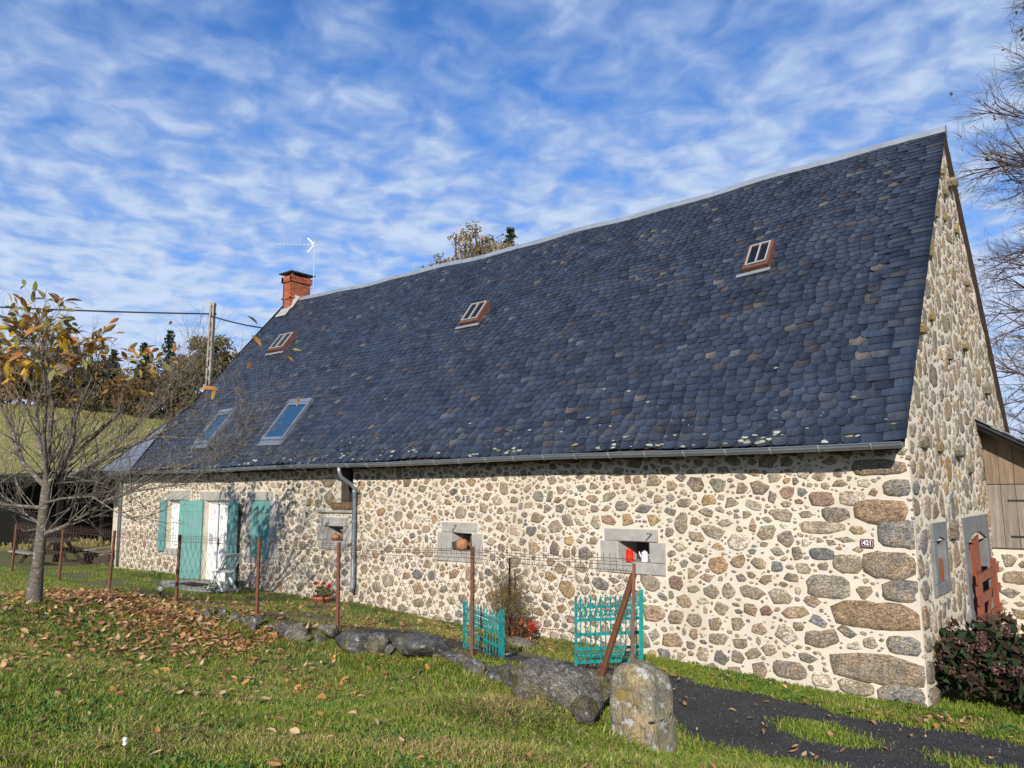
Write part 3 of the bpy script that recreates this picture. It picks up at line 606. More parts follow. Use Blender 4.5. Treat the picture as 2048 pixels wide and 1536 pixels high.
def slate(x, v, w, e, rot=0.0, square=False, lift=1.0):
    """x, v = middle of the lower edge (v metres up the slope), w wide, e exposed"""
    L_ = 1.95*e
    if square: O = [(-w/2, L_), (-w/2, .0), (0, RNG.uniform(-.006, .006)), (w/2, .0), (w/2, L_)]
    else:
        sk = RNG.uniform(-.08, .08)*w
        O = [(-w/2, L_), (-w/2, .37*w), (-.46*w, .17*w), (-.33*w, .04*w), (sk, 0), (.31*w, .035*w), (.455*w, .16*w), (w/2, .35*w), (w/2, L_)]
    O = np.array(O)*np.array([.985, 1]); c, s_ = math.cos(rot), math.sin(rot); O = np.stack([O[:, 0]*c-O[:, 1]*s_, O[:, 0]*s_+O[:, 1]*c], -1)
    f = np.clip(1-O[:, 1]/L_, 0, 1); roll = RNG.normal(0, .004)
    h = .008+(.020*lift+RNG.uniform(-.003, .005))*f+roll*O[:, 0]/w; n = len(O)
    top = roof_pt(x+O[:, 0], (v+O[:, 1])/SL, h); bot = roof_pt(x+O[:, 0], (v+O[:, 1])/SL, h-.008)
    V = np.concatenate([top, bot]); 
    k = np.arange(n-1); Q = np.stack([k, n+k, n+k+1, k+1], -1)[:, ::-1]
    T = np.stack([np.zeros(n-2, int), np.arange(1, n-1), np.arange(2, n)], -1)
    d = np.linalg.norm(top[0]-CAM)
    tn = np.broadcast_to(slate_tint(), (2*n, 3)).copy(); ed = RNG.random()
    tn[n:] = np.array((.15,.125,.085))*(.5+ed) if v/SL < .45 and ed > .35 else tn[n:]*1.8        # worn, mossy lower edges
    SLATES.append((w*e/d**2, V, Q, T, tn, v/SL, roof))
v = .0; row = 0
while v < SL-.06:
    t = v/SL; e = .148-.050*t+RNG.uniform(-.006, .006); w0 = .222-.070*t
    xl, xr = float(verge_l(min(t, 1))), float(verge_r(t))
    vw = .50+.10*math.sin(row*1.7)+(.12 if row % 2 else 0)
    x = xl+(0 if row % 2 else w0/2)
    while x < xr-vw:
        w = w0*RNG.uniform(.86, 1.14); xc = x+w/2
        if not any(a-.02 < xc < b+.02 and c-.006 < t+.5*e/SL < d for a, b, c, d in SKY.values()) and xc+w*.4 < xr-vw+.1:
            slate(xc, v+RNG.normal(0, .006)-.02, w, e, .11+RNG.normal(0, .025))
        x += w
    n = 2; vx = xr-vw+.02                                      # squared slates along the verge
    for k in range(n):
        w = (xr-vx+.03)/n; slate(vx+w*(k+.5), v+RNG.normal(0, .005)-.02+.012*k, w*1.02, e, .035+RNG.normal(0, .012), True, 1.1)
    v += e; row += 1
SLATES.sort(key=lambda s: -s[0]); print('slates', len(SLATES))
for low in (True, False):
    big = [(s[0], *s[1:5], s[6]) for s in SLATES[:300] if (s[5] < .10) == low]
    out_pieces(big, 'slate', MT['slate_low' if low else 'slate'], '', 400, roof)
Vs, Qs, Ts, Cs, mi, n = [], [], [], [], [], 0
for sc, V, Q, T, tn, t, par in SLATES[300:]:
    Vs.append(V); Qs.append(Q+n); Ts.append(T+n); Cs.append(np.broadcast_to(tn, (len(V), 3))); mi.append((t, len(Q), len(T))); n += len(V)
so_ = obj_np('upper_slates', np.concatenate(Vs), [np.concatenate(Qs), np.concatenate(Ts)], MT['slate'], roof, np.concatenate(Cs), kind='stuff')
so_.data.materials.append(MT['slate_low'])
m1 = np.concatenate([np.full(q, t < .10) for t, q, k in mi]+[np.full(k, t < .10) for t, q, k in mi]).astype(np.int32); so_.data.polygons.foreach_set('material_index', m1)
# moss and lichen crusts on the lowest courses
Vs, Fs, Cs, n = [], [], [], 0
for i in range(170):
    x = RNG.uniform(-21, -.05); t = min(.9, RNG.exponential(.028)) if RNG.random() < .93 else RNG.uniform(.05, .3)
    if x < float(verge_l(t))+.1 or any(a < x < b and c < t < d for a, b, c, d in SKY.values()): continue
    r = RNG.uniform(.010, .030)*(1.5 if t < .03 else 1); k = 8; a = np.arange(k)*2*np.pi/k; rr = r*RNG.uniform(.5, 1.25, k)
    P = roof_pt(x+rr*np.cos(a)*1.5, np.maximum((t*SL+rr*np.sin(a)*.7)/SL, 0), .033+RNG.uniform(0, .003)); c0 = roof_pt(x, t, .041)
    Vs.append(np.concatenate([P, c0[None]])); Fs.append(np.stack([np.arange(k), (np.arange(k)+1) % k, np.full(k, k)], -1)+n); n += k+1
    Cs.append(np.broadcast_to(np.array([(.27,.28,.22), (.22,.23,.17), (.19,.17,.07), (.34,.34,.29)][RNG.choice(4, p=[.4,.3,.15,.15])]), (k+1, 3)))
obj_np('lichen_patches', np.concatenate(Vs), [np.concatenate(Fs)], MT['pebble'], roof, np.concatenate(Cs), kind='stuff')
# rear verge: stepped slate ends showing past the gable
for i in range(40):
    t = i/40; y = 2*RY-EY-(RY-EY)*t; z = EZ+(RZ-EZ)*t; xv = .04*y
    MB().beam((xv-.25, y+.03, z+.02), (xv+.045+.012*(i % 2), y+.02, z-.005), .20, .02, up=(0, .62, .78)).build('rear_verge_slate', MT['deck'], roof)
mb = MB(); rp = [roof_pt(x, 1.0) for x in np.linspace(-18.75, float(verge_r(1))+.02, 60)]      # zinc ridge capping
vs = []
for p in rp: vs += [(p[0], p[1]-.10, p[2]-.085), (p[0], p[1]-.05, p[2]+.035), (p[0], p[1]+.05, p[2]+.035), (p[0], p[1]+.135, p[2]-.12)]
mb.add(vs, [(4*i+k, 4*i+k+1, 4*i+k+5, 4*i+k+4) for i in range(59) for k in range(3)]); mb.build('ridge_capping', MT['ridge'], roof)
# sheet-metal corner where the verge kicks out
mb = MB(); n = 16
vs = []
for i in range(n+1):
    u = i/n; xb = -21.75+u*2.0
    a = roof_pt(xb, .0, .045+.012*math.cos(i*math.pi)); tt = .335*(xb+21.75)/2.45; b = roof_pt(xb, max(tt-.004, .002), .045+.012*math.cos(i*math.pi)); vs += [a, b]
mb.add(vs, [(2*i, 2*i+2, 2*i+3, 2*i+1) for i in range(n)]); mb.build('metal_corner_sheet', MT['zinc'], roof)
mb = MB(); mb.tube([roof_pt(-21.78, .0, .03), roof_pt(-19.33, .335, .03), roof_pt(-18.7, 1, .03)], .03, 5); mb.build('verge_board', MT['greywood'], roof)

def on_roof(mb, a, b, c, d, h0, h1):
    vs = [roof_pt(x, t, h) for h in (h0, h1) for x, t in ((a, c), (b, c), (b, d), (a, d))]
    return mb.add(vs, [(3,2,1,0),(4,5,6,7),(0,1,5,4),(1,2,6,5),(2,3,7,6),(3,0,4,7)])
def frame4(mb, a, b, c, d, wx, wt, h0, h1):
    on_roof(mb, a, a+wx, c, d, h0, h1); on_roof(mb, b-wx, b, c, d, h0, h1); on_roof(mb, a+wx, b-wx, c, c+wt, h0, h1); on_roof(mb, a+wx, b-wx, d-wt, d, h0, h1)
    return mb
for k in ('m1', 'm2'):
    a, b, c, d = SKY[k]; sk = MB(); frame4(sk, a, b, c, d, .07, .012, 0, .085)
    s = sk.build('roof_window', MT['zinc'], roof); on_roof(MB(), a+.07, b-.07, c+.012, d-.012, .03, .045).build('pane', MT['glass'], s)
    on_roof(MB(), a-.02, b+.02, d, d+.016, .02, .10).build('head_flashing', MT['zinc'], s); on_roof(MB(), a-.03, b+.03, c-.022, c, .03, .048).build('apron_flashing', MT['zinc'], s)
for k in ('s1', 's2', 's3'):
    a, b, c, d = SKY[k]; sk = MB(); frame4(sk, a, b, c, d, .045, .009, 0, .14)
    s = sk.build('small_skylight', MT['skyframe'], roof); fr = MB(); frame4(fr, a+.04, b-.05, c+.012, d-.004, .016, .003, .12, .16)
    on_roof(fr, (a+b)/2-.008, (a+b)/2+.008, c+.014, d-.006, .13, .168); fr.build('sash', MT['sash'], s)
    on_roof(MB(), a+.04, b-.05, c+.012, d-.004, .125, .135).build('pane', MT['darkglass'], s)
    on_roof(MB(), a-.12, b+.03, c-.012, c-.001, .045, .062).build('apron_flashing', MT['ridge'], s)
# ---- gutter, fascia, downpipe
gutr = thing; mb = MB(); xsg = np.linspace(-20.9, .03, 90); n = 7; vs = []
for x in xsg:
    zc = 3.105+.012*math.sin(x*.9)-.0015*(x+10)*0; yc = -.445
    for k in range(n):
        a = math.pi+math.pi*k/(n-1); vs.append((x, yc+.068*math.cos(a), zc+.068*math.sin(a)))
mb.add(vs, [(i*n+k, i*n+k+1, (i+1)*n+k+1, (i+1)*n+k) for i in range(len(xsg)-1) for k in range(n-1)]); mb.add([vs[-n+k] for k in range(n)], [tuple(range(n))])
mb.tube([(x, -.513, 3.108+.012*math.sin(x*.9)) for x in xsg], .010, 5)
gut = mb.build('gutter', MT['zinc'], house)
for i in range(34):
    x = -20.6+i*.615; zc = 3.105+.012*math.sin(x*.9); mb = MB()
    mb.tube([(x, -.445+.074*math.cos(a), zc+.074*math.sin(a)) for a in np.linspace(math.pi*.96, math.pi*1.75, 7)], .010, 4); mb.build('gutter_bracket', MT['ridge'], gut)
MB().box(-20.9, -.03, -.375, -.345, 3.02, 3.12).build('fascia_board', MT['darkwood'], house)
MB().box(-20.9, -.03, -.345, .02, 3.08, 3.10).build('soffit_board', MT['darkwood'], house)
for i in range(36):
    x = -20.7+i*.585
    if -11.6 < x < -10.4: continue
    MB().box(x-.04, x+.04, -.345, .03, 3.0, 3.078).build('rafter_end', MT['darkwood'], house)
dp = MB().tube([(-10.45,-.445,3.05),(-10.45,-.445,2.95),(-10.44,-.40,2.84),(-10.38,-.20,2.70),(-10.36,-.11,2.60),(-10.36,-.11,.62),(-10.37,-.14,.52)], .043, 12).build('downpipe', MT['zinc'], house, smooth=True)
for z in (2.55, 1.95, 1.05, .75): MB().tube([(-10.36,-.11,z-.02),(-10.36,-.11,z+.02)], .050, 12).build('pipe_collar', MT['ridge'], dp)
MB().tube([(-20.98,-.42,3.05),(-20.98,-.10,2.9),(-20.98,-.07,.4)], .04, 10).build('downpipe', MT['zinc'], house, smooth=True)
# ---- loft opening: post and boarded hatch
MB().box(-11.00, -10.74, .06, .20, 2.16, 3.25).build('loft_post', MT['darkwood'], house)
MB().box(-10.70, -10.53, .25, .30, 2.16, 3.25).build('loft_hatch', MT['darkwood'], house)
# ---- shutters, door, windows
def leaf(name, hx, hz0, hz1, w, ang, planks, parent, label=None, y0=-.035, bars=True):
    """shutter leaf hinged at hx; ang 0 = flat to the wall opening to +x, 180 = to -x"""
    ca, sa = math.cos(R_(ang)), -abs(math.sin(R_(ang))); t = .032; n = np.array([-sa, ca]) if ca > 0 else np.array([sa, -ca])
    o = None; pw = w/planks
    for i in range(planks):
        a = i*pw+.002; b = (i+1)*pw-.002; A = np.array([hx+ca*a, y0+sa*a]); B = np.array([hx+ca*b, y0+sa*b]); mb = MB()
        off = np.array([0, -t]) if abs(sa) < .9 else np.array([t, 0])
        vs = [(*A, hz0), (*B, hz0), (*(B+off), hz0), (*(A+off), hz0), (*A, hz1), (*B, hz1), (*(B+off), hz1), (*(A+off), hz1)]
        fs = [(0,1,2,3),(4,7,6,5),(0,4,5,1),(1,5,6,2),(2,6,7,3),(3,7,4,0)]
        mb.add(vs, fs)
        if o is None: o = mb.build(name, MT['teal'], parent)
        else: mb.build('shutter_plank', MT['teal'], o)
    if bars:
        for z in (hz0+.25, hz1-.25):
            A = np.array([hx+ca*.01, y0+sa*.01])+off*1.0; B = np.array([hx+ca*(w-.04), y0+sa*(w-.04)])+off*1.0
            MB().beam((*(A+off*.15), z), (*(B+off*.15), z), .035, .012, up=(off[0], off[1], 0)).build('strap_hinge', MT['teal'], o)
    return o
leaf('shutter', -18.30, .97, 2.33, .30, 176, 2, house); leaf('shutter', -17.27, .97, 2.33, .48, 30, 4, house)
leaf('shutter', -16.40, .33, 2.33, .58, 140, 5, house); leaf('shutter', -15.20, .33, 2.33, .58, 9, 5, house)
s3 = leaf('shutter', -14.275, 1.03, 2.335, .79, 0, 6, house, y0=.02)
for z in (1.35, 2.08):
    for x in (-14.32, -13.43): MB().box(x-.03, x+.03, -.045, -.01, z-.012, z+.012).build('hinge_pin', MT['teal'], s3)
wn = MB(); a, b, c, d = -18.28, -17.28, 1.05, 2.33
for x0, x1, z0, z1 in ((a,a+.07,c,d),(b-.07,b,c,d),(a+.07,b-.07,c,c+.08),(a+.07,b-.07,d-.07,d),((a+b)/2-.05,(a+b)/2+.05,c+.08,d-.07)): wn.box(x0, x1, .11, .17, z0, z1)
wo = wn.build('casement_window', MT['white'], house)
for x0, x1 in ((a+.07, (a+b)/2-.05), ((a+b)/2+.05, b-.07)):
    MB().box(x0, x1, .15, .156, c+.08, d-.07).build('pane', MT['darkglass'], wo)
cu = MB(); n = 40; xsr = np.linspace(a+.08, b-.08, n); cu.add([(x, .14+.006*math.sin(i*1.9), z) for i, x in enumerate(xsr) for z in (c+.09, d-.09)], [(2*i, 2*i+2, 2*i+3, 2*i+1) for i in range(n-1) if not .44 < (i/(n-1)) < .56]); cu.build('net_curtain', MT['curtain'], wo)
dr = MB(); a, b, c, d = -16.36, -15.22, .34, 2.33
for x0, x1, z0, z1, y0 in ((a,a+.09,c,d,.10),(b-.09,b,c,d,.10),(a+.09,b-.09,d-.08,d,.10)): dr.box(x0, x1, y0, y0+.12, z0, z1)
do = dr.build('front_door', MT['white'], house)
dl = MB(); dl.box(a+.09, a+.36, .14, .19, c, d-.08); dl.box(a+.44, b-.09, .14, .19, c, d-.08); dl.box(a+.36, a+.44, .14, .19, c, c+.28); dl.build('door_leaf', MT['white'], do)
MB().box(a+.36, a+.44, .165, .175, c+.28, d-.08).build('glazed_slit', MT['darkglass'], do)
for x0, x1 in ((a+.50, a+.66), (a+.72, a+.98)): MB().cbox(x0, x1, .122, .142, c+.30, d-.16, .012).build('door_panel', MT['white'], do)
dh = MB(); dh.tube([(a+.47,.14,1.28),(a+.47,.09,1.28),(a+.58,.09,1.27)], .011, 6); dh.box(a+.455, a+.485, .13, .14, 1.18, 1.38); dh.build('door_handle', MT['cable'], do)
MB().box(-16.5, -15.0, -.35, .1, .18, .345).build('door_step', MT['concrete'], house)
# small gable window, red door boards
q = lambda s, z, o: tuple(gp(np.array(float(s)), np.array(float(z)), o))
gw = MB(); gw.add([q(1.36,1.33,-.26),q(1.40,1.33,-.26),q(1.40,1.60,-.26),q(1.36,1.62,-.26),q(1.36,1.33,-.01),q(1.40,1.33,-.01),q(1.40,1.60,-.01),q(1.36,1.62,-.01)],
    [(0,1,2,3),(7,6,5,4),(0,4,5,1),(1,5,6,2),(2,6,7,3),(3,7,4,0)]); gw.build('gable_window_board', MT['redwood'], house)
for i in range(3):
    s0 = 2.98+i*.175; o0, o1 = .035, .075; zt = 1.70+.05*i; mb = MB(); mb.add([q(s0,-.05,o0),q(s0+.17,-.05,o0),q(s0+.17,zt,o0),q(s0,zt,o0),q(s0,-.05,o1),q(s0+.17,-.05,o1),q(s0+.17,zt+.04,o1),q(s0,zt,o1)],
        [(0,1,2,3),(4,5,6,7),(0,1,5,4),(1,2,6,5),(2,3,7,6),(3,0,4,7)])
    if i == 0: rd = mb.build('red_door', MT['redwood'], house)
    else: mb.build('door_board', MT['redwood'], rd)
mb = MB(); mb.add([q(3.05,1.12,.078),q(3.35,1.12,.078),q(3.35,1.24,.082),q(3.05,1.24,.082)], [(0,1,2,3)]); mb.build('door_lock', MT['wire'], rd)
# number plate
np_ = MB(); x0, x1, z0, z1 = -.615, -.462, 1.835, 1.935; np_.box(x0, x1, -.034, -.024, z0, z1); pl = np_.build('house_number_plate', MT['burgundy'], house)
bd = MB(); oc = [(.03,0),(.97,0),(1,.12),(1,.88),(.97,1),(.03,1),(0,.88),(0,.12)]
fx = lambda u, s: x0+.008+(x1-x0-.016)*(.5+(u-.5)*s); fz = lambda v, s: z0+.008+(z1-z0-.016)*(.5+(v-.5)*s)
oc = [(.10,.02),(.90,.02),(.98,.16),(.98,.84),(.90,.98),(.10,.98),(.02,.84),(.02,.16)]
vs = [(fx(u,1), -.0355, fz(v_,1)) for u, v_ in oc]+[(fx(u,.95), -.0355, fz(v_,.93)) for u, v_ in oc]
bd.add(vs, [(i, (i+1) % 8, 8+(i+1) % 8, 8+i) for i in range(8)]); bd.build('plate_border', MT['enamelwhite'], pl)
cu = bpy.data.curves.new('digits', 'FONT'); cu.body = '421'; cu.size = .078; cu.align_x = 'CENTER'; cu.align_y = 'CENTER'; cu.extrude = .001; cu.offset = .0022
to = bpy.data.objects.new('tmp', cu); COL.objects.link(to); bpy.context.view_layer.update()
me = bpy.data.meshes.new_from_object(to.evaluated_get(bpy.context.evaluated_depsgraph_get())); bpy.data.objects.remove(to)
me.materials.append(MT['enamelwhite']); dg = link('plate_digits', me, pl, ((x0+x1)/2, -.0362, (z0+z1)/2)); dg.rotation_euler = (R_(90), 0, 0); dg.scale = (.93, 1, 1)
# ---- chimney
ch = MB(); cx0, cx1, cy0, cy1, cz0, cz1 = -18.56, -18.10, 3.56, 4.28, 7.6, 9.32
ch.box(cx0+.012, cx1-.012, cy0+.012, cy1-.012, cz0, cz1); cho = ch.build('chimney', MT['bmortar'], house)
bm = MB(); z = cz0; r = 0
while z < cz1+.02:
    gr = .045 if z > cz1-.12 else .03 if 8.62 < z < 8.70 else 0
    for (p0, p1, side) in ((cx0, cx1, 'f'), (cy0, cy1, 'r'), (cx0, cx1, 'b'), (cy0, cy1, 'l')):
        u = p0-(.11 if r % 2 else 0)
        while u < p1:
            a, b = max(u, p0)-gr*(u <= p0), min(u+.21, p1)+gr*(u+.21 >= p1); bm.cur = tuple(np.array((1, 1, 1))*RNG.uniform(.7, 1.25))
            if b-a > .03:
                if side == 'f': bm.box(a, b-.008, cy0-gr, cy0+.05, z, z+.052)
                elif side == 'b': bm.box(a, b-.008, cy1-.05, cy1+gr, z, z+.052)
                elif side == 'r': bm.box(cx1-.05, cx1+gr+.001, a, b-.008, z, z+.052)
                else: bm.box(cx0-gr-.001, cx0+.05, a, b-.008, z, z+.052)
            u += .22
    z += .062; r += 1
bm.build('brick_courses', MT['brick'], cho, kind='stuff', cols=True)
cp = MB()
for x in (cx0+.05, cx1-.05):
    for y in (cy0+.05, cy1-.05): cp.box(x-.04, x+.04, y-.04, y+.04, cz1+.03, cz1+.17)
cp.build('cap_pillars', MT['bmortar'], cho)
MB().add([(cx0-.11,cy0-.11,cz1+.17),(cx1+.11,cy0-.11,cz1+.17),(cx1+.11,cy1+.11,cz1+.17),(cx0-.11,cy1+.11,cz1+.17),(cx0-.11,cy0-.11,cz1+.205),(cx1+.11,cy0-.11,cz1+.205),(cx1+.11,cy1+.11,cz1+.205),(cx0-.11,cy1+.11,cz1+.205)],
  [(3,2,1,0),(4,5,6,7),(0,1,5,4),(1,2,6,5),(2,3,7,6),(3,0,4,7)]).build('cap_slab', MT['darkwood'], cho)
fl = MB(); fl.add([roof_pt(-18.62,.885,.05),roof_pt(-18.05,.885,.05),roof_pt(-18.05,.945,.05),roof_pt(-18.62,.945,.05)], [(0,1,2,3)]); fl.add([roof_pt(-18.11,.93,.05),roof_pt(-17.97,.93,.05),roof_pt(-17.97,1.0,.07),roof_pt(-18.11,1.0,.2)], [(0,1,2,3)]); fl.build('mortar_flashing', MT['concrete'], cho)
# ---- aerial
an = thing('television_aerial', 'thin aluminium television aerial on a mast behind the brick chimney', 'aerial', (-17.98, 4.3, 8.4))
X, Y = -17.98, 4.3
MB().tube([(X,Y,8.4),(X,Y,10.75)], .016, 6).build('mast', MT['alu'], an)
bo = MB().tube([(X,Y,10.56),(X-1.02,Y-.75,10.60)], .009, 5).build('boom', MT['zinc'], an)
for i in range(9):
    f = .12+i*.105; p = np.array((X-1.02*f, Y-.75*f, 10.56+.04*f)); MB().tube([p+(.06,-.08,0), p-(.06,-.08,0)], .005, 4).build('director', MT['zinc'], bo)
for dz in (.24, -.26): MB().beam((X-.02,Y-.02,10.57+dz*.1), (X-.20,Y-.13,10.57+dz), .045, .012, up=(.6,-.8,0)).build('reflector', MT['zinc'], an)
for z in (8.75, 9.1): MB().tube([(X,Y,z),(X-.14,Y-.03,z)], .012, 4).build('mast_bracket', MT['alu'], an)
# ------------------------------------------------------------------ things in the wall niches
def pot(name, label, cat, x, y, z, m, h, r, spout=True):
    o = MB().lathe([(r*.97,0),(r,.015),(r*.96,h*.5),(r*.86,h*.80),(r*.92,h*.82),(r*.6,h*.91),(.012,h*.94),(.014,h),(0,h)], (x,y,z), 16).build(name, m, None, smooth=True)
    tag(o, label, cat)
    MB().tube([(x+r*.85,y,z+h*.22),(x+r*1.45,y,z+h*.30),(x+r*1.5,y,z+h*.58),(x+r*.75,y,z+h*.70)], .006, 6).build('handle', m, o)
    if spout: MB().tube([(x-r*.85,y,z+h*.35),(x-r*1.45,y,z+h*.6),(x-r*1.7,y,z+h*.86)], [.016,.011,.008], 6).build('spout', m, o)
pot('coffee_pot', 'tall red enamel coffee pot on the sill of the widest wall vent', 'coffee pot', -3.98, .02, 1.47, MT['enamelred'], .20, .058, False)
pot('coffee_pot', 'white enamel coffee pot beside the red one on the vent sill', 'coffee pot', -3.75, .08, 1.47, MT['enamelwhite'], .17, .055)
mb = MB()
for i in range(9):
    a = math.pi*i/9; mb.torus((-4.25,.10,1.57), (math.cos(a), math.sin(a), 0), (0, 0, 1), .085, .004, 14, 4)
for k in (-.5, 0, .5): mb.torus((-4.25,.10,1.57+.085*k), (1,0,0), (0,1,0), .085*math.sqrt(1-k*k), .004, 14, 4)
tag(mb.build('wire_ball', MT['wire']), 'brown wire ball left of the red coffee pot in the vent', 'ornament')
def gourd(name, label, x, y, z, r, h, m, lobes=9):
    mb = MB(); n = 27; prof = [(0,0),(.6,.03),(.92,.25),(1,.5),(.88,.78),(.5,.95),(.12,.97)]
    vs = [(x+r*p*(1+.06*math.cos(lobes*2*math.pi*k/n))*math.cos(2*math.pi*k/n), y+r*p*(1+.06*math.cos(lobes*2*math.pi*k/n))*math.sin(2*math.pi*k/n), z+h*q_) for p, q_ in prof for k in range(n)]
    mb.add(vs, [(i*n+k, i*n+(k+1) % n, (i+1)*n+(k+1) % n, (i+1)*n+k) for i in range(len(prof)-1) for k in range(n)]+[tuple(6*n+k for k in range(n))])
    o = mb.build(name, m, None, smooth=True); tag(o, label, 'pumpkin')
    MB().tube([(x,y,z+h*.95),(x+.01,y-.01,z+h*1.15),(x+.03,y-.01,z+h*1.22)], [.014,.010,.008], 6).build('stalk', MT['stem'], o)
gourd('pumpkin', 'orange ribbed pumpkin ornament on the sill of the middle vent', -7.47, .03, 1.47, .115, .22, MT['pumpkin'])
gourd('pumpkin', 'small yellow gourd on the left side of the vent by the downpipe', -11.14, .05, 1.52, .10, .13, MT['pumpkin'])
mb = MB(); mb.lathe([(.07,0),(.09,.05),(.07,.12),(.03,.16)], (-10.93,.1,1.52), 12); mb.tube([(-10.93,.1,1.66),(-10.94,.08,1.72),(-10.98,.05,1.74)], [.035,.035,.02], 8)
tag(mb.build('bird_figurine', MT['wicker'], smooth=True), 'brown bird figurine beside the gourd in the vent by the downpipe', 'figurine')
tag(MB().add([(-7.66,-.02,1.472),(-7.5,.0,1.472),(-7.56,.14,1.475),(-7.72,.10,1.475),(-7.69,-.02,1.62),(-7.6,.02,1.6),(-7.6,.12,1.64),(-7.70,.10,1.6)], [(0,1,5,4),(1,2,6,5),(2,3,7,6),(3,0,4,7),(4,5,6,7)]).build('bark_piece', MT['darkwood']), 'dark piece of bark behind the pumpkin in the middle vent', 'bark')
tag(MB().tube([(-7.28,.10,1.47),(-7.27,.08,1.60),(-7.29,.08,1.74)], [.04,.05,.02], 8).build('dried_bouquet', MT['stem']), 'dried bouquet upright at the right of the pumpkin in the middle vent', 'dried flowers')
for x, w, lab in ((-11.05, .36, 'darker low wicker basket on the loft ledge'), (-10.72, .34, 'paler taller wicker basket on the loft ledge next to the downpipe')):
    o = MB().lathe([(.36,0),(.46,.07),(.50,.135),(.52,.15),(.49,.15),(.44,.08),(.0,.03)], (x, .02, 2.158), 18, w, .24).build('basket', MT['wicker']); tag(o, lab, 'basket', 'baskets on the loft ledge')
    rim = MB().torus((x,.02,2.308), (1,0,0), (0,.68,0), .505*w, .012, 18, 5); rim.build('basket_rim', MT['wicker'], o)
    for k in range(16):
        a = 2*math.pi*k/16; MB().tube([(x+.37*w*math.cos(a), .02+.37*.24*math.sin(a), 2.162), (x+.50*w*math.cos(a)*1.02, .02+.50*.24*math.sin(a)*1.02, 2.30)], .006, 4).build('basket_rib', MT['wicker'], o)

# ------------------------------------------------------------------ lean-to at the right
lt = thing('lean_to_barn', 'weathered plank lean-to with dark slate roof against the gable end', 'barn', (.25, 5.0, 0))
X0 = .20; n = 9
for i in range(n):
    a = X0+i*.21; zt = 3.58-.62*(a-X0)
    mb = MB(); mb.cur = tuple(np.array((1.0, .86, .72))*RNG.uniform(.85, 1.15)); mb.box(a+.004, a+.206, 5.0, 5.035+.006*(i % 2), 2.60, zt-.62*.1); mb.build('plank', MT['greywood'], lt, cols=True)
    mb = MB(); mb.cur = tuple(np.array((1.0, 1.0, 1.02))*RNG.uniform(.9, 1.25)); mb.box(a+.004, a+.206, 4.985, 5.03, 1.53, 2.585); mb.build('plank', MT['greywood'], lt, cols=True)
for z in (1.72, 2.32): MB().box(X0+.30, X0+1.2, 4.972, 4.984, z-.015, z+.015).build('strap_hinge', MT['cable'], lt)
def lroof(x, y, h=0.): return (x, y, 3.66-.62*(x-X0)+h)
mb = MB(); mb.add([lroof(X0-.04,4.62),lroof(X0+3,4.62),lroof(X0+3,9),lroof(X0-.04,9),lroof(X0-.04,4.62,-.06),lroof(X0+3,4.62,-.06),lroof(X0+3,9,-.06),lroof(X0-.04,9,-.06)], [(0,1,2,3),(7,6,5,4),(0,4,5,1),(1,5,6,2),(2,6,7,3),(3,7,4,0)])
lr = mb.build('barn_roof', MT['deck'], lt)
for i in range(12):
    x = X0+.02+i*.2
    for j in range(5):
        mb = MB(); y = 4.58+j*.26; mb.cur = tuple(slate_tint()); h = .03+.004*(j % 2)
        mb.add([lroof(x-.06,y,h),lroof(x+.22,y+.004,h-.018+.03),lroof(x+.22,y+.25,h+.012),lroof(x-.06,y+.25,h),lroof(x-.06,y,h-.014),lroof(x+.22,y,h-.004)], [(0,1,2,3),(0,4,5,1)])
        mb.build('barn_slate', MT['slate'], lr, cols=True)
MB().beam(lroof(X0,4.66,-.09), lroof(X0+2.6,4.66,-.09), .03, .09, up=(0,0,1)).build('barge_board', MT['greywood'], lt)
mb = MB(); mb.box(X0-.02, X0+3, 5.045, 9, -.2, 1.525); mb.box(X0-.02, X0+3, 5.06, 5.2, 1.5, 3.0); bw = mb.build('barn_wall', MT['mortar'], lt)
pb = Packer(X0, X0+2.2, -.1, 1.5); bl = []
STK = len(STONES); _old = STONES; STONES = []
fill(pb, [(.30,.45,2,.03),(.18,.30,4,.025),(.08,.15,5,.02)], lambda V: np.stack([V[:, 0], 5.045-V[:, 2], V[:, 1]], -1), bw, (.45,.8))
for sc, V, Q, T, tn, par in STONES[:120]: obj_np('barn_stone', V, [Q, T], MT['stone'], bw, np.broadcast_to(tn, (len(V), 3)))
STONES = _old
# red half gate standing open beside the door
rg = thing('half_gate', 'red-brown wooden half gate with slanted brace standing open at the gable door', 'gate', (.25, 3.2, .05))
A = np.array((.115+.12, 2.85, -.02)); B = np.array((.18+.14, 4.45, -.02)); U = (B-A)
def gq(u, z): p = A+U*u; return (p[0], p[1], z)
for z in (.26, .60, .92, 1.22): MB().beam(gq(-.02, z-.02), gq(1.03, z+.02), .03, .13).build('rail', MT['redwood'], rg)
for u, zt in ((.03, 1.28), (.80, 1.42)): MB().beam(gq(u, .05), gq(u, zt), .08, .045, up=(U[0], U[1], 0)).build('upright', MT['redwood'], rg)
MB().beam((*gq(.1, 0)[:2], .25), (*gq(.78, 0)[:2], 1.2), .03, .08).build('brace', MT['redwood'], rg)

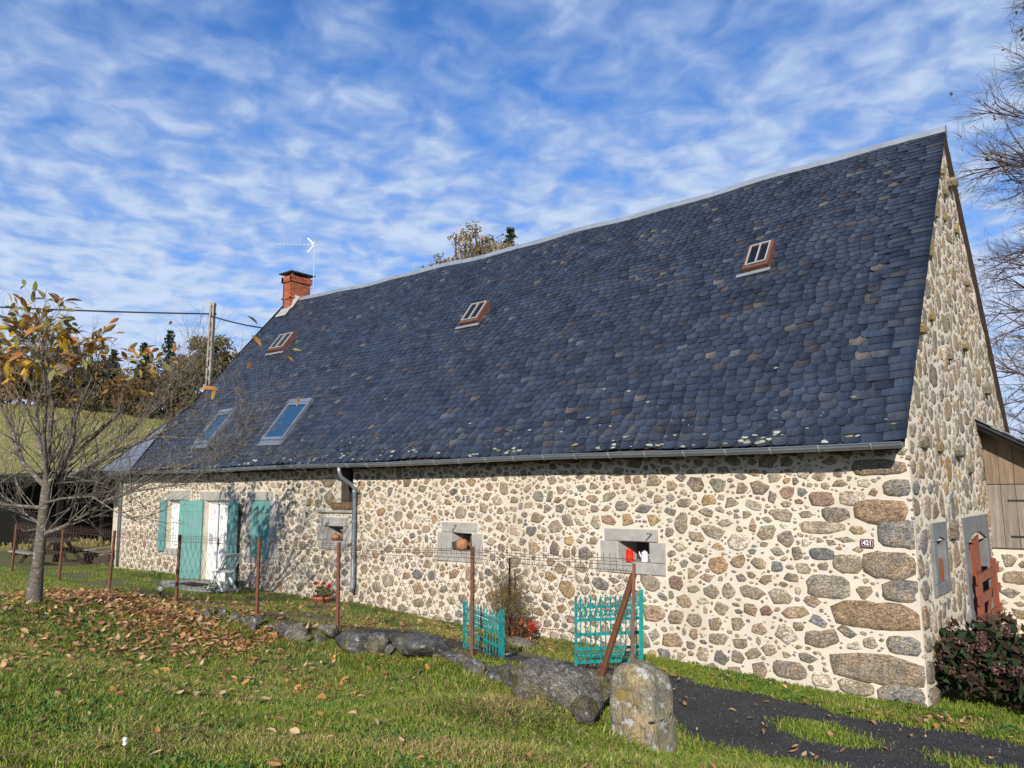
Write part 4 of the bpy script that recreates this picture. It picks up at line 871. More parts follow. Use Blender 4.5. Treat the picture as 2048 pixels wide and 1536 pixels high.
# ------------------------------------------------------------------ open shed at the left
sh = thing('open_shed', 'open-fronted shed with dark interior and corrugated roof left of the house', 'shed', (-26, 1.5, .3))
mb = MB(); n = 120
vs = [(x, y, 3.20+.02*math.cos(i*math.pi)+(.10 if y > 0 else 0)) for i, x in enumerate(np.linspace(-33, -21.3, n)) for y in (-.62, 4.4)]
mb.add(vs, [(2*i, 2*i+2, 2*i+3, 2*i+1) for i in range(n-1)]); mb.build('corrugated_roof', MT['corrug'], sh)
MB().box(-33, -21.0, -.42, -.30, 2.90, 3.10).build('front_beam', MT['greywood'], sh)
MB().box(-33, -21.0, 4.2, 4.35, .1, 3.2).build('back_wall', MT['dark'], sh)  # near-black wall colour stands in for the deep shade inside the shed
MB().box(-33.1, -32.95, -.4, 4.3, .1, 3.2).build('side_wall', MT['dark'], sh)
MB().box(-24.2, -21.62, 1.15, 1.3, .1, 3.05).build('cream_partition', MT['cream'], sh); MB().box(-21.6, -21.0, .55, .7, .1, 3.05).build('ochre_pier', MT['ochre'], sh)
MB().box(-21.25, -20.96, -.02, .5, .1, 3.05).build('white_pier', MT['cream'], sh)
for x in (-24.6, -28.2): MB().box(x-.08, x+.08, -.42, -.28, .2, 2.9).build('post', MT['greywood'], sh)
for i in range(5):
    mb = MB(); mb.cur = (.8, .75, .7); mb.box(-31+i*1.4, -30.85+i*1.4, 3.6, 3.7, .3, 2.6); mb.build('inner_post', MT['greywood'], sh, cols=True)
MB().box(-23.9, -22.2, .2, .9, .15, .62).build('log_pile_core', MT['darkwood'], sh)
for i in range(26):
    x = -23.9+random.random()*1.7; z = .32+random.random()*.4; MB().tube([(x-.4, .18+random.random()*.2, z), (x+.4, .2+random.random()*.3, z+random.uniform(-.08, .08))], random.uniform(.02, .05), 6).build('log', MT['bark'], sh)
tb = thing('picnic_table', 'dark weathered picnic table standing in the open shed behind the tree', 'table', (-23.4, -.9, .4))
MB().box(-24.5, -22.6, -1.2, -.55, 1.08, 1.14).build('table_top', MT['darkwood'], tb)
for y in (-1.65, -.1): mb = MB(); mb.cur = (1.3,1.3,1.3); mb.box(-24.4, -22.7, y-.13, y+.13, .78, .83); mb.build('bench_board', MT['greywood'], tb, cols=True)
for x in (-24.1, -23.0):
    for s_ in (-1, 1): MB().beam((x, -.88+s_*.75, .3), (x, -.88+s_*.2, 1.08), .05, .10).build('leg', MT['darkwood'], tb)
    MB().beam((x, -1.7, .76), (x, -.05, .76), .05, .08).build('cross_bar', MT['darkwood'], tb)

# ------------------------------------------------------------------ fence on the dry stone wall
FP = [(-20.4,-2.95),(-17.4,-2.95),(-14.81,-2.95),(-12.04,-2.93),(-9.42,-2.90),(-7.33,-2.88),(-4.49,-3.04),(-1.62,-3.98)]
seg = np.hypot(*(np.diff(np.array(FP), axis=0).T)); cum = np.r_[0, np.cumsum(seg)]
def fpt(s): return float(np.interp(s, cum, [p[0] for p in FP])), float(np.interp(s, cum, [p[1] for p in FP]))
fe = thing('wire_fence', 'rusty diamond wire fence with brown iron posts along the dry stone wall', 'fence', (-9.4, -2.9, .5))
lean = [(.10,0),(.05,0),(.06,.02),(.03,0),(0,0),(-.01,0),(-.02,.03)]
for (x, y), (lx, ly) in zip(FP[:7], lean):
    zb = tz(x, y)-.1; zt = 1.76 if x < -10 else 1.80 if x < -5 else 1.87
    MB().beam((x, y, zb), (x+lx, y+ly, zt), .042, .042, up=(1, .4, 0)).build('post', MT['rust'], fe)
MB().beam((-1.44,-4.42,.62), (-1.61,-4.0,1.90), .028, .028, up=(1, .4, 0)).build('end_post', MT['rust'], fe)
MB().tube([(-2.10,-3.84,.80), (-1.64,-3.96,1.80)], .032, 7).build('strut', MT['rust'], fe)
mb = MB(); Ltot = cum[-1]; step = .185
def top(s): return float(np.interp(s, cum, [1.66,1.66,1.66,1.66,1.67,1.68,1.74,1.84]))+.008*math.sin(s*2.1)
def bot(s): x, y = fpt(s); return max(tz(x, y)+.03, .5) if s < cum[-2] else tz(x, y)+.10+.25*(s-cum[-2])/seg[-1]
for sgn in (1, -1):
    for i in range(-8, int(Ltot/step)+9):
        s0 = i*step; pts = []
        for k in range(7):
            f = k/6; s = s0+sgn*f*.70
            if 0 <= s <= Ltot: x, y = fpt(s); zb, zt = bot(s), top(s); pts.append((x+sgn*.0015, y+.006*math.sin(s*5+f*3), zb+(zt-zb)*f))
        if len(pts) > 1: mb.tube(pts, .0030, 3, False)
for dz in (-.02, .03, .06, .09):
    mb.tube([(*fpt(s), top(s)+dz) for s in np.linspace(0, Ltot, 90)], .0030, 3, False)
for dz in (.0, .33): mb.tube([(*fpt(s), bot(s)+dz*(top(s)-bot(s))) for s in np.linspace(0, Ltot, 90)], .0030, 3, False)
for i in range(int(Ltot/.0925)):
    s = i*.0925; x, y = fpt(s); mb.tube([(x, y, top(s)-.03), (x+random.uniform(-.004, .004), y-.006, top(s)+.15+random.uniform(-.02, .02))], .0030, 3, False)
mb.build('wire_mesh', MT['wire'], fe, kind='stuff')
mb = MB()                                           # a fallen roll of wire mesh along the foot of the fence
for i in range(150):
    s = cum[4]+i*.033; x, y = fpt(min(s, Ltot-.4)); z = tz(x, y); 
    mb.tube([(x, y+.02, z+.04), (x+random.uniform(-.18, .18), y+random.uniform(.05, .28), z+random.uniform(.02, .10)), (x+random.uniform(-.2, .2), y+.3, z+.02)], .0024, 3, False)
tag(mb.build('fallen_wire', MT['wire']), 'tangled rusty fallen wire lying along the foot of the fence', 'wire', kind='stuff')

def rock_geo(c, size, seed, sub=1, rough=.10, box=3.4, npts=15):
    import bmesh
    r = np.random.default_rng(int(seed)*13+1); d = r.normal(0, 1, (npts, 3)); d /= np.linalg.norm(d, axis=1)[:, None]
    d = d/((np.abs(d)**box).sum(1)**(1/box))[:, None]*r.uniform(.86, 1.08, (npts, 1))
    bm_ = bmesh.new()
    for v in d: bm_.verts.new(v)
    res = bmesh.ops.convex_hull(bm_, input=bm_.verts); bmesh.ops.delete(bm_, geom=[g for g in res['geom_interior'] if isinstance(g, bmesh.types.BMVert)], context='VERTS')
    bmesh.ops.dissolve_limit(bm_, angle_limit=.25, verts=bm_.verts, edges=bm_.edges); bmesh.ops.bevel(bm_, geom=bm_.edges[:], offset=.09, segments=1, affect='EDGES')
    for _ in range(sub): bmesh.ops.triangulate(bm_, faces=bm_.faces); bmesh.ops.subdivide_edges(bm_, edges=bm_.edges, cuts=1)
    bmesh.ops.triangulate(bm_, faces=bm_.faces); bm_.verts.ensure_lookup_table(); bm_.verts.index_update()
    V = np.array([v.co[:] for v in bm_.verts]); F = np.array([[v.index for v in f.verts] for f in bm_.faces]); bm_.free()
    dn = np.array([mnoise.fractal(Vector(v*2.6+seed*3.1), 1.0, 2.0, 3) for v in V]); V = V*(1+rough*dn)[:, None]
    rx = r.normal(0, .16); Ry = np.array([[math.cos(rx), 0, math.sin(rx)], [0, 1, 0], [-math.sin(rx), 0, math.cos(rx)]])
    return (V*np.array(size)/2)@Ry.T+np.array(c), F
dw = thing('dry_stone_wall', 'low tumbled dry stone wall of grey lichened rocks under the wire fence', 'wall', (-6, -3.3, .3))
WS = [(-8.39,.34,.36,.24),(-7.32,.44,.36,.28),(-7.8,.57,.46,.24),(-6.49,.54,.62,.34),(-5.83,.36,.38,.24),(-5.3,.62,.92,.32),(-6.48,.29,.36,.20),(-7.23,.28,.38,.18),(-4.1,.52,.46,.23),(-4.62,.57,.48,.14),(-4.57,.42,.40,.22),(-3.57,.54,.36,.30),(-9.01,.58,.34,.18),(-10.73,.50,.38,.22),(-11.8,.45,.30,.2),(-12.72,.46,.32,.16),(-9.37,.40,.24,.16),(-3.1,.66,.62,.28),(-7.08,.64,.30,.15),(-8.2,.55,.30,.2),(-9.9,.46,.42,.2),(-11.2,.44,.30,.18),(-5.0,.36,.30,.2),(-6.0,.60,.36,.24),(-3.95,.36,.34,.2),(-5.45,.32,.34,.18),(-7.6,.36,.3,.2)]
def face_y(x): return -3.38 if x < -4.6 else -3.38-.92*(x+4.6)/2.7
for i, (x, z, w, h) in enumerate(WS):
    V, F = rock_geo((x, face_y(x)+.14, z-.16*h-.035), (w*1.08, max(.34, w*.75), h*1.45), i+1); c = [(.115,.105,.092),(.09,.09,.086),(.14,.122,.098),(.08,.08,.082)][i % 4]
    obj_np('rock', V, [F], MT['rock'], dw, np.broadcast_to(np.array(c), (len(V), 3)))
for i in range(48):
    x = RNG.uniform(-10.5, -2.9); V, F = rock_geo((x, face_y(x)+RNG.uniform(.0, .35), tz(x, face_y(x)+.15)+.04), RNG.uniform(.08, .2, 3), i+50, 0)
    obj_np('small_rock', V, [F], MT['rock'], dw, np.broadcast_to(np.array((.13,.125,.115)), (len(V), 3)))
V, F = rock_geo((-2.46, -3.98, .62), (1.12, .66, .64), 91, 2, .12, 4.5, 22)
obj_np('long_rock', V, [F], MT['rock'], dw, np.broadcast_to(np.array((.125,.115,.10)), (len(V), 3)), smooth=True)
V, F = rock_geo((-1.93, -4.42, .63), (.26, .28, .28), 93, 2, .10, 2.2, 40); obj_np('round_rock', V, [F], MT['rock'], dw, np.broadcast_to(np.array((.09,.075,.075)), (len(V), 3)), smooth=True)
import bmesh
bm_ = bmesh.new(); bmesh.ops.create_icosphere(bm_, subdivisions=5, radius=1.0); V = np.array([v.co[:] for v in bm_.verts]); F = np.array([[v.index for v in f.verts] for f in bm_.faces]); bm_.free()
V = V/((np.abs(V)**np.array((6., 6., 4.))).sum(1)**(1/5.))[:, None]
V = V*(1+.055*np.array([mnoise.fractal(Vector(v*1.5)+Vector((3, 1, 7)), 1.0, 2.0, 5) for v in V]))[:, None]
V[:, 0] *= 1+.10*(.6-V[:, 2])*(V[:, 0] > 0); V[:, 2] -= .10*np.clip(V[:, 0], 0, 1)*(V[:, 2] > 0)
V = V*np.array((.205, .22, .43))+np.array((-1.43, -4.26, .66))
tag(obj_np('standing_stone', V, [F], MT['lichenrock'], None, np.broadcast_to(np.array((.21,.185,.14)), (len(V), 3)), smooth=True), 'thick upright gate stone with pale lichen at the end of the fence', 'stone')

# ------------------------------------------------------------------ turquoise iron gate leaves
def gate(L0, L1, R0, R1, label, nb):
    L0, L1, R0, R1 = (np.array(p, float) for p in (L0, L1, R0, R1))
    P = lambda u, v: (L0*(1-v)+L1*v)*(1-u)+(R0*(1-v)+R1*v)*u
    up = (L1-L0)/np.linalg.norm(L1-L0); ux = (R0-L0)/np.linalg.norm(R0-L0); W = np.linalg.norm(R0-L0); H = np.linalg.norm(L1-L0); nrm = np.cross(ux, up)
    g = thing('iron_gate', label, 'gate', tuple(L0), 'turquoise iron gate leaves')
    MB().beam(P(0,-.02), P(0,1.04), .028, .028, up=nrm).build('stile', MT['gate'], g); MB().beam(P(1,-.02), P(1,1.14), .045, .045, up=nrm).build('stile', MT['gate'], g)
    for v_ in (.03, .24, .47, .70, .90): MB().beam(P(0,v_), P(1,v_), .012, .034 if v_ < .85 else .024, up=up).build('rail', MT['gate'], g)
    for i in range(1, nb):
        u = i/nb; MB().tube([P(u,.02), P(u,1.0)], .0075, 5).build('bar', MT['gate'], g)
        MB().tube([P(u,.98), P(u,1.02), P(u,1.09)], [.006,.015,.002], 5).build('spear_tip', MT['gate'], g)
    for i in range(nb):
        c = P((i+.5)/nb, .80); r = W/nb*.36
        m_ = MB(); m_.torus(c+up*r*.75, ux, up, r*.8, .007, 9, 4, -.6, 4.4); m_.torus(c-up*r*.75, ux, up, r*.8, .007, 9, 4, 2.5, 7.5); m_.build('scroll', MT['gate'], g)
        c = P((i+.5)/nb, .945); MB().torus(c, ux, up, r*.62, .006, 8, 4).build('ring', MT['gate'], g)
        if i % 2 == 0 or True:
            c = P((i+.5)/nb, .135); m_ = MB(); m_.torus(c+up*r*.55, ux, up, r*.72, .008, 8, 4, 0, 4.6); m_.torus(c-up*r*.55, ux, up, r*.72, .008, 8, 4, 3.1, 7.8); m_.build('scroll', MT['gate'], g)
    return g
gate((-3.05,-2.87,.60),(-2.99,-2.94,1.31),(-2.38,-2.55,.66),(-2.32,-2.62,1.36), 'turquoise wrought iron gate leaf standing open behind the upright gate stone', 13)
gate((-5.17,-2.44,.34),(-5.17,-2.44,1.04),(-4.32,-2.66,.26),(-4.32,-2.66,.96), 'turquoise wrought iron gate leaf half hidden behind the fence post, left of the shrub', 13)

# ------------------------------------------------------------------ garden things
chs = thing('folding_chair', 'white folding garden chair leaning open beside the front door', 'chair', (-14.0, -.75, .33))
z0 = tz(-14, -.75)
for y in (-.98, -.58):
    MB().beam((-14.42, y, z0-.02), (-13.62, y, z0+.86), .045, .028, up=(0, 1, 0)).build('leg', MT['white'], chs)
    yy = y+(.04 if y < -.8 else -.04); MB().beam((-13.70, yy, z0-.02), (-14.26, yy, z0+.43), .042, .026, up=(0, 1, 0)).build('leg', MT['white'], chs)
for i in range(5): MB().box(-14.34+i*.085, -14.27+i*.085, -.96, -.60, z0+.425, z0+.443).build('seat_slat', MT['white'], chs)
for f in (.60, .95):
    x = -14.42+.8*f; z = z0-.02+.88*f; MB().beam((x, -.97, z), (x, -.59, z), .06 if f < .8 else .1, .018, up=(-.74, 0, .67)).build('back_slat', MT['white'], chs)
for y in (-.90, -.78, -.66): MB().beam((-14.42+.8*.60, y, z0-.02+.88*.60), (-14.42+.8*.95, y, z0-.02+.88*.95), .035, .016, up=(-.74, 0, .67)).build('back_slat', MT['white'], chs)
def leaf_cluster(n, c, rad, size, cols_, seed, up=.3, flat=1.0):
    r = np.random.default_rng(seed); d = r.normal(0, 1, (n, 3)); d /= np.linalg.norm(d, axis=1)[:, None]; d[:, 2] = d[:, 2]*flat
    P = np.array(c)+d*np.array(rad)*(r.random((n, 1))**.45)
    a = r.normal(0, 1, (n, 3)); a[:, 2] += up; a /= np.linalg.norm(a, axis=1)[:, None]; b = np.cross(a, r.normal(0, 1, (n, 3))); b /= np.linalg.norm(b, axis=1)[:, None]
    s = size*r.uniform(.6, 1.3, (n, 1)); nn = np.cross(a, b)
    V = np.stack([P-a*s, P+b*s*.45+nn*s*.12, P+a*s, P-b*s*.45+nn*s*.12], 1).reshape(-1, 3)
    F = np.arange(n*4).reshape(n, 4); C = np.array(cols_)[r.integers(0, len(cols_), n)]*r.uniform(.7, 1.25, (n, 1))
    return V, F, np.repeat(C, 4, 0)
z1 = tz(-10.92, -.42); x1, y1 = -10.92, -.42
po = thing('flower_pot', 'terracotta bowl of red geraniums on the grass near the downpipe', 'flower pot', (x1, y1, z1))
MB().lathe([(.13,0),(.15,.02),(.22,.11),(.235,.12),(.235,.15),(.20,.15),(.19,.10),(0,.10)], (x1, y1, z1), 20).build('pot', MT['terracotta'], po, smooth=True)
V, F, C = leaf_cluster(160, (x1, y1, z1+.24), (.22,.22,.13), .04, [(.10,.13,.03),(.16,.13,.05),(.06,.09,.025)], 3); obj_np('foliage', V, [F], MT['foliage'], po, C)
for dx, dy, dz in ((-.12,-.08,.41),(.07,-.02,.42),(.14,.05,.36)):
    V, F, C = leaf_cluster(50, (x1+dx, y1+dy, z1+dz), (.05,.05,.045), .026, [(.62,.02,.015)], 5); obj_np('flower_head', V, [F], MT['foliage'], po, C)
    MB().tube([(x1+dx*.5, y1+dy*.5, z1+.2), (x1+dx, y1+dy, z1+dz)], .004, 4).build('stem', MT['stem'], po)
br = thing('broom_shrub', 'thin upright broom shrub with sparse yellow-green twigs against the wall', 'shrub', (-6.05, -.42, .17)); mb = MB(); Vs = []
for i in range(85):
    a = random.uniform(0, 6.28); sp = random.uniform(.05, .55); h = random.uniform(.5, 1.25)*(1-.3*sp); b0 = np.array((-6.05+random.uniform(-.12, .12), -.42+random.uniform(-.1, .1), .15)); e = b0+(sp*math.cos(a), sp*math.sin(a)*.45, h)
    mid = (b0+e)/2+(random.uniform(-.05, .05), 0, .06); mb.tube([b0, mid, e], [.0045, .0035, .0015], 3, False)
    for k in range(7): p = mid+(e-mid)*random.random(); mb.tube([p, p+np.array((random.uniform(-.1, .1), random.uniform(-.06, .06), random.uniform(.05, .2)))], .0016, 3, False); Vs.append(p)
mb.cur = None; mb.build('stems', MT['stem'], br)
Vl, Fl, Cl = [], [], []; n0 = 0
for p in Vs:
    V, F, C = leaf_cluster(5, p+np.array((0, 0, .05)), (.06,.05,.08), .016, [(.20,.19,.06),(.15,.17,.05),(.25,.20,.08)], int(abs(p[0]*9999)) % 10000); Vl.append(V); Fl.append(F+n0); Cl.append(C); n0 += len(V)
obj_np('foliage', np.concatenate(Vl), [np.concatenate(Fl)], MT['foliage'], br, np.concatenate(Cl))
tag(MB().tube([(-5.95,-.5,.15), (-5.97,-.45,1.45)], .016, 6).build('garden_stake', MT['greywood']), 'grey wooden stake standing in the broom shrub', 'stake')
rf = thing('red_plant', 'low rust-red plant with bright red flower beside the broom shrub', 'plant', (-5.55, -.62, .18))
V, F, C = leaf_cluster(240, (-5.62, -.55, .38), (.26,.2,.2), .045, [(.22,.07,.03),(.30,.10,.04),(.13,.05,.03),(.10,.10,.03)], 8); obj_np('foliage', V, [F], MT['foliage'], rf, C)
V, F, C = leaf_cluster(60, (-5.38, -.66, .44), (.08,.08,.07), .035, [(.62,.06,.02)], 9); obj_np('flower_head', V, [F], MT['foliage'], rf, C)
MB().tube([(-5.5,-.6,.15),(-5.38,-.66,.42)], .006, 4).build('stem', MT['stem'], rf)
V, F = rock_geo((-5.35, -1.0, tz(-5.35, -1)+.02), (.62, .42, .16), 120, 1, .10, 2.6, 24); tag(obj_np('flat_stone', V, [F], MT['rock'], None, np.broadcast_to(np.array((.2,.18,.15)), (len(V), 3)), smooth=True), 'flat pale stone lying in front of the broom shrub', 'stone')
zl = tz(-13.0, -2.75); lo_ = thing('garden_lamp', 'small grey globe garden lamp on a short spike by the fence', 'lamp', (-13.0, -2.75, zl))
MB().tube([(-13,-2.75,zl-.05),(-13,-2.75,zl+.12)], .012, 6).build('spike', MT['cable'], lo_)
MB().lathe([(.025,0),(.055,.02),(.065,.06),(.055,.10),(.025,.125),(0,.13)], (-13,-2.75,zl+.12), 12).build('globe', MT['concrete'], lo_, smooth=True)
mb = MB(); vs = [(-16.3,-.35),(-15.0,-.2),(-13.9,-.45),(-13.8,-1.0),(-14.6,-1.55),(-15.6,-1.45),(-16.5,-1.0)]
mb.add([(x, y, tz(x, y)+.022) for x, y in vs]+[(x, y, tz(x, y)-.1) for x, y in vs], [tuple(range(7))]+[(i, 7+i, 7+(i+1) % 7, (i+1) % 7) for i in range(7)]); tag(mb.build('door_slab', MT['concrete']), 'worn stone slab on the ground in front of the door', 'slab')
gt = thing('boot_scraper_mat', 'dark rectangular door mat lying on the stone slab', 'door mat', (-15.35, -.8, .37)); zm = tz(-15.35, -.8)+.026
MB().box(-15.75, -14.95, -1.0, -.6, zm, zm+.012).build('backing', MT['dark'], gt)
for i in range(10): MB().box(-15.74+i*.08, -15.69+i*.08, -.98, -.62, zm+.012, zm+.02).build('rib', MT['dark'], gt)
# electric fence peg and string in the near grass
zi = tz(-3.03, -7.95); pg_ = thing('fence_peg', 'short electric fence peg with white insulator in the near grass', 'peg', (-3.03, -7.95, zi))
MB().tube([(-3.03,-7.95,zi-.1),(-3.03,-7.95,zi+.10)], .007, 6).build('rod', MT['rust'], pg_)
MB().lathe([(.008,0),(.014,.008),(.010,.022),(.015,.036),(.008,.05)], (-3.03,-7.95,zi+.07), 10).build('insulator', MT['white'], pg_)
stp = [(-3.03,-7.95,zi+.12)]+[(-3.03+(-4.6+3.03)*f, -7.95+(-3.7+7.95)*f, (zi+.12)*(1-f)+.52*f-.10*math.sin(math.pi*f)) for f in np.linspace(.1, 1, 10)]
st0 = [(-3.9,-10.4,1.12)]+[(-3.9+.87*f, -10.4+2.45*f, 1.12*(1-f)+(zi+.12)*f) for f in (.5,)]
tag(MB().tube(st0+stp, .0026, 5).build('fence_string', MT['wicker']), 'thin pale fence string stretched low across the grass', 'string')

# ------------------------------------------------------------------ utility pole and cables
up_ = thing('utility_pole', 'grey concrete utility pole with cable rising behind the roof verge', 'pole', (-29.7, 7.3, 1))
zb = tz(-29.9, 7.3)-.3
mb = MB(); b = np.array((-29.7, 7.3, zb)); t_ = np.array((-29.45, 7.25, 10.9))
for s_ in (-1, 1): mb.beam(b+(0, s_*.0, 0)+AXR*s_*.10, t_+AXR*s_*.06, .07, .26, up=AXF)
mb.build('shaft', MT['pole'], up_)
mb = MB()
for k in range(24): p = b+(t_-b)*(k+.5)/24; mb.beam(p-AXR*.09, p+AXR*.09, .16, .18, up=(0, 0, 1))
mb.build('webbing', MT['pole'], up_); MB().beam(t_-(0,0,.02), t_+(0,0,.10), .22, .26, up=AXF).build('cap', MT['pole'], up_)
MB().tube([b+(.05,-.2,0), b+(t_-b)*.56+(.05,-.18,0)], .05, 8).build('cable_sleeve', MT['white'], up_)
for z in (10.5, 7.6): MB().tube([t_*((z-zb)/(10.9-zb))+b*(1-(z-zb)/(10.9-zb))-AXR*.17, t_*((z-zb)/(10.9-zb))+b*(1-(z-zb)/(10.9-zb))+AXR*.17], .05, 6).build('band', MT['cable'], up_)
def cable(a, b, sagm, r, label):
    a, b = np.array(a), np.array(b); tag(MB().tube([a+(b-a)*f-np.array((0, 0, sagm*4*f*(1-f))) for f in np.linspace(0, 1, 24)], r, 5, False).build('power_cable', MT['cable']), label, 'cable', 'cables at the pole')
cable((-29.5,7.2,10.5), (-40,-14,10.1), .35, .035, 'thick black cable running left from the pole top across the sky')
cable((-29.5,7.2,10.4), (-19.3,4.9,7.9), .12, .03, 'black cable dropping right from the pole to the roof')
for k in range(3): cable((-29.6,7.25,8.0-.25*k), (-14,30,10.0-.25*k), .3, .010, ('uppermost', 'middle', 'lowest')[k]+' of the three thin wires running right from the pole')
# fence posts in the far meadow
for x, y, h, wd in ((-36, 3.5, 1.2, 'nearest pale wooden post in the meadow behind the shed'), (-39, 6, 1.1, 'middle pale wooden post in the meadow behind the shed'), (-43, 10, 1.1, 'farthest pale wooden post in the meadow behind the shed')):
    zz_ = tz(x, y); mb = MB(); mb.cur = (1.6,1.6,1.6); mb.tube([(x, y, zz_-.1), (x+.05, y, zz_+h)], .07, 6); tag(mb.build('meadow_post', MT['greywood'], cols=True), wd, 'post', 'posts in the meadow')

# ------------------------------------------------------------------ vegetation
def grow(mb, p, d, length, r, level, tips, rnd, spread=.6, upb=.12, nchild=(3, 5), minr=.003, segs=4, taper=.55, sides=None):
    pts = [p]; rad = [r]; q = p.copy(); dd = d.copy()
    for i in range(segs):
        dd = dd+rnd.normal(0, .13, 3)+np.array((0, 0, upb*.35)); dd /= np.linalg.norm(dd); q = q+dd*length/segs; pts.append(q); rad.append(max(minr*.6, r*(1-(1-taper)*(i+1)/segs)))
    mb.tube(pts, rad, sides or (7 if r > .04 else 5 if r > .012 else 3), False)
    if level == 0: tips.append((pts[-1], dd)); return
    for k in range(int(rnd.integers(*nchild))):
        f = rnd.uniform(.3, 1.0); i = min(segs-1, int(f*segs)); bp = pts[i]+(pts[i+1]-pts[i])*(f*segs-i)
        nd = dd+rnd.normal(0, spread, 3); nd[2] += upb; nd /= np.linalg.norm(nd)
        grow(mb, bp, nd, length*rnd.uniform(.45, .75), max(minr, rad[i]*rnd.uniform(.4, .6)), level-1, tips, rnd, spread, upb, nchild, minr, 3 if level < 3 else segs, .5)
    tips.append((pts[-1], dd))
TB = np.array((-11.50, -5.53, .83)); rnd = np.random.default_rng(21)
def tpx(x, y, dd=0.0):
    if y < 960: y = 960-(960-y)*.85; x = 90+(x-90)*1.08
    return TB+AXR*((x-68)/127.1)+AXU*((1205-y)/127.1)+AXF*dd
tr = thing('chestnut_tree', 'young half-bare autumn tree with yellow leaves at the left fence', 'tree', tuple(TB))
mb = MB(); mb.tube([tpx(64,1225), tpx(68,1200), tpx(76,1130), tpx(84,1060), tpx(90,1000), tpx(94,962)], [.175,.128,.088,.078,.072,.062], 12); mb.build('trunk', MT['bark'], tr, smooth=True)
limbs = [([(92,975),(95,880),(100,780),(90,700),(78,650)], [.085,.065,.045,.03,.012], .1), ([(94,970),(125,935),(150,860),(160,795),(185,735),(205,690)], [.075,.06,.045,.035,.022,.01], -.2),
 ([(90,965),(45,915),(22,850),(0,805),(-30,740)], [.07,.055,.045,.03,.012], .2), ([(90,1062),(137,1045),(196,1014),(237,988),(300,968),(385,950),(430,915)], [.06,.052,.045,.036,.025,.014,.006], -.5),
 ([(98,955),(150,935),(205,895),(275,855),(340,810),(378,770)], [.06,.05,.04,.028,.016,.006], .3), ([(86,1010),(27,1000),(-10,985),(-60,960)], [.05,.04,.03,.01], -.4), ([(86,1045),(40,1032),(-5,1020),(-60,1015)], [.04,.03,.02,.008], .5),
 ([(95,940),(60,860),(40,770),(45,690),(30,640)], [.06,.05,.035,.022,.01], .7), ([(97,950),(140,880),(190,800),(250,740),(290,690)], [.055,.045,.03,.02,.008], .9), ([(95,955),(110,850),(135,760),(150,690),(140,630)], [.05,.04,.03,.02,.008], -.8),
 ([(100,960),(170,960),(250,940),(330,930),(420,880)], [.045,.036,.026,.016,.006], .9), ([(92,1000),(150,985),(230,975),(300,1000),(360,1010)], [.04,.03,.022,.014,.005], -.9),
 ([(150,935),(230,880),(310,850),(390,850),(450,870)], [.04,.03,.022,.014,.005], -.3), ([(205,895),(260,820),(300,770),(330,720)], [.03,.024,.016,.005], .2), ([(237,988),(310,940),(390,900),(470,890)], [.03,.022,.015,.005], .1)]
tips = []; mb = MB(); tw = MB()
for pts, rad, dd in limbs:
    P = [tpx(x, y, dd*i/(len(pts)-1)*1.4) for i, (x, y) in enumerate(pts)]; rad = [r_*.62 for r_ in rad]; mb.tube(P, rad, 8, False)
    for i in range(1, len(P)):
        for k in range(5 if i < len(P)-1 else 7):
            f = rnd.random(); bp = P[i-1]+(P[i]-P[i-1])*f; d = (P[i]-P[i-1]); d = d/np.linalg.norm(d)+rnd.normal(0, .55, 3); d[2] += .35; d /= np.linalg.norm(d)
            grow(tw, bp, d, rnd.uniform(.35, .72) if P[i][2] > 4.2 else rnd.uniform(.5, 1.15), max(.006, rad[i]*.42), 2, tips, rnd, .5, .16, (2, 5), .0026)
cr = mb.build('branches', MT['bark'], tr, smooth=True); tw.build('twigs', MT['bark'], tr)
LC = [((.56,.36,.04), 'yellow_leaf'), ((.44,.20,.05), 'orange_leaf'), ((.26,.245,.085), 'olive_leaf'), ((.32,.235,.14), 'brown_leaf')]
lmats = [mat(nm, c, tuple(x*.75 for x in c), 18, .5, trans=.3) for c, nm in LC]
def leafmesh(L_, w, curl, m):
    k = 6; V = []; F = []
    for i in range(k+1):
        f = i/k; ww = w*math.sin(math.pi*min(1, f*.94+.03))**.8; y = L_*f; z = -curl*L_*f*f; V += [(-ww, y, z+ww*.25), (0, y, z), (ww, y, z+ww*.25)]
    for i in range(k): F += [(3*i, 3*i+1, 3*i+4, 3*i+3), (3*i+1, 3*i+2, 3*i+5, 3*i+4)]
    me = bpy.data.meshes.new('leaf'); me.from_pydata(V, [], F); me.materials.append(m); me.update(); return me
lms = [[leafmesh(.2, .034, c, m) for c in (.15, .35, .6)] for m in lmats]
cand = []
for p, d in tips:
    rel = p-TB; sx = 68+127.1*(rel@AXR); sy = 1205-127.1*(rel@AXU)
    w = 9.0 if (sy < 750 and sx < 290) else .6 if sy < 800 else .10
    cand.append((w, p, d, sx, sy))
wts = np.array([c[0] for c in cand]); sel = rnd.choice(len(cand), 720, p=wts/wts.sum())
LV, LF, LCc, ln = [], [], [], 0
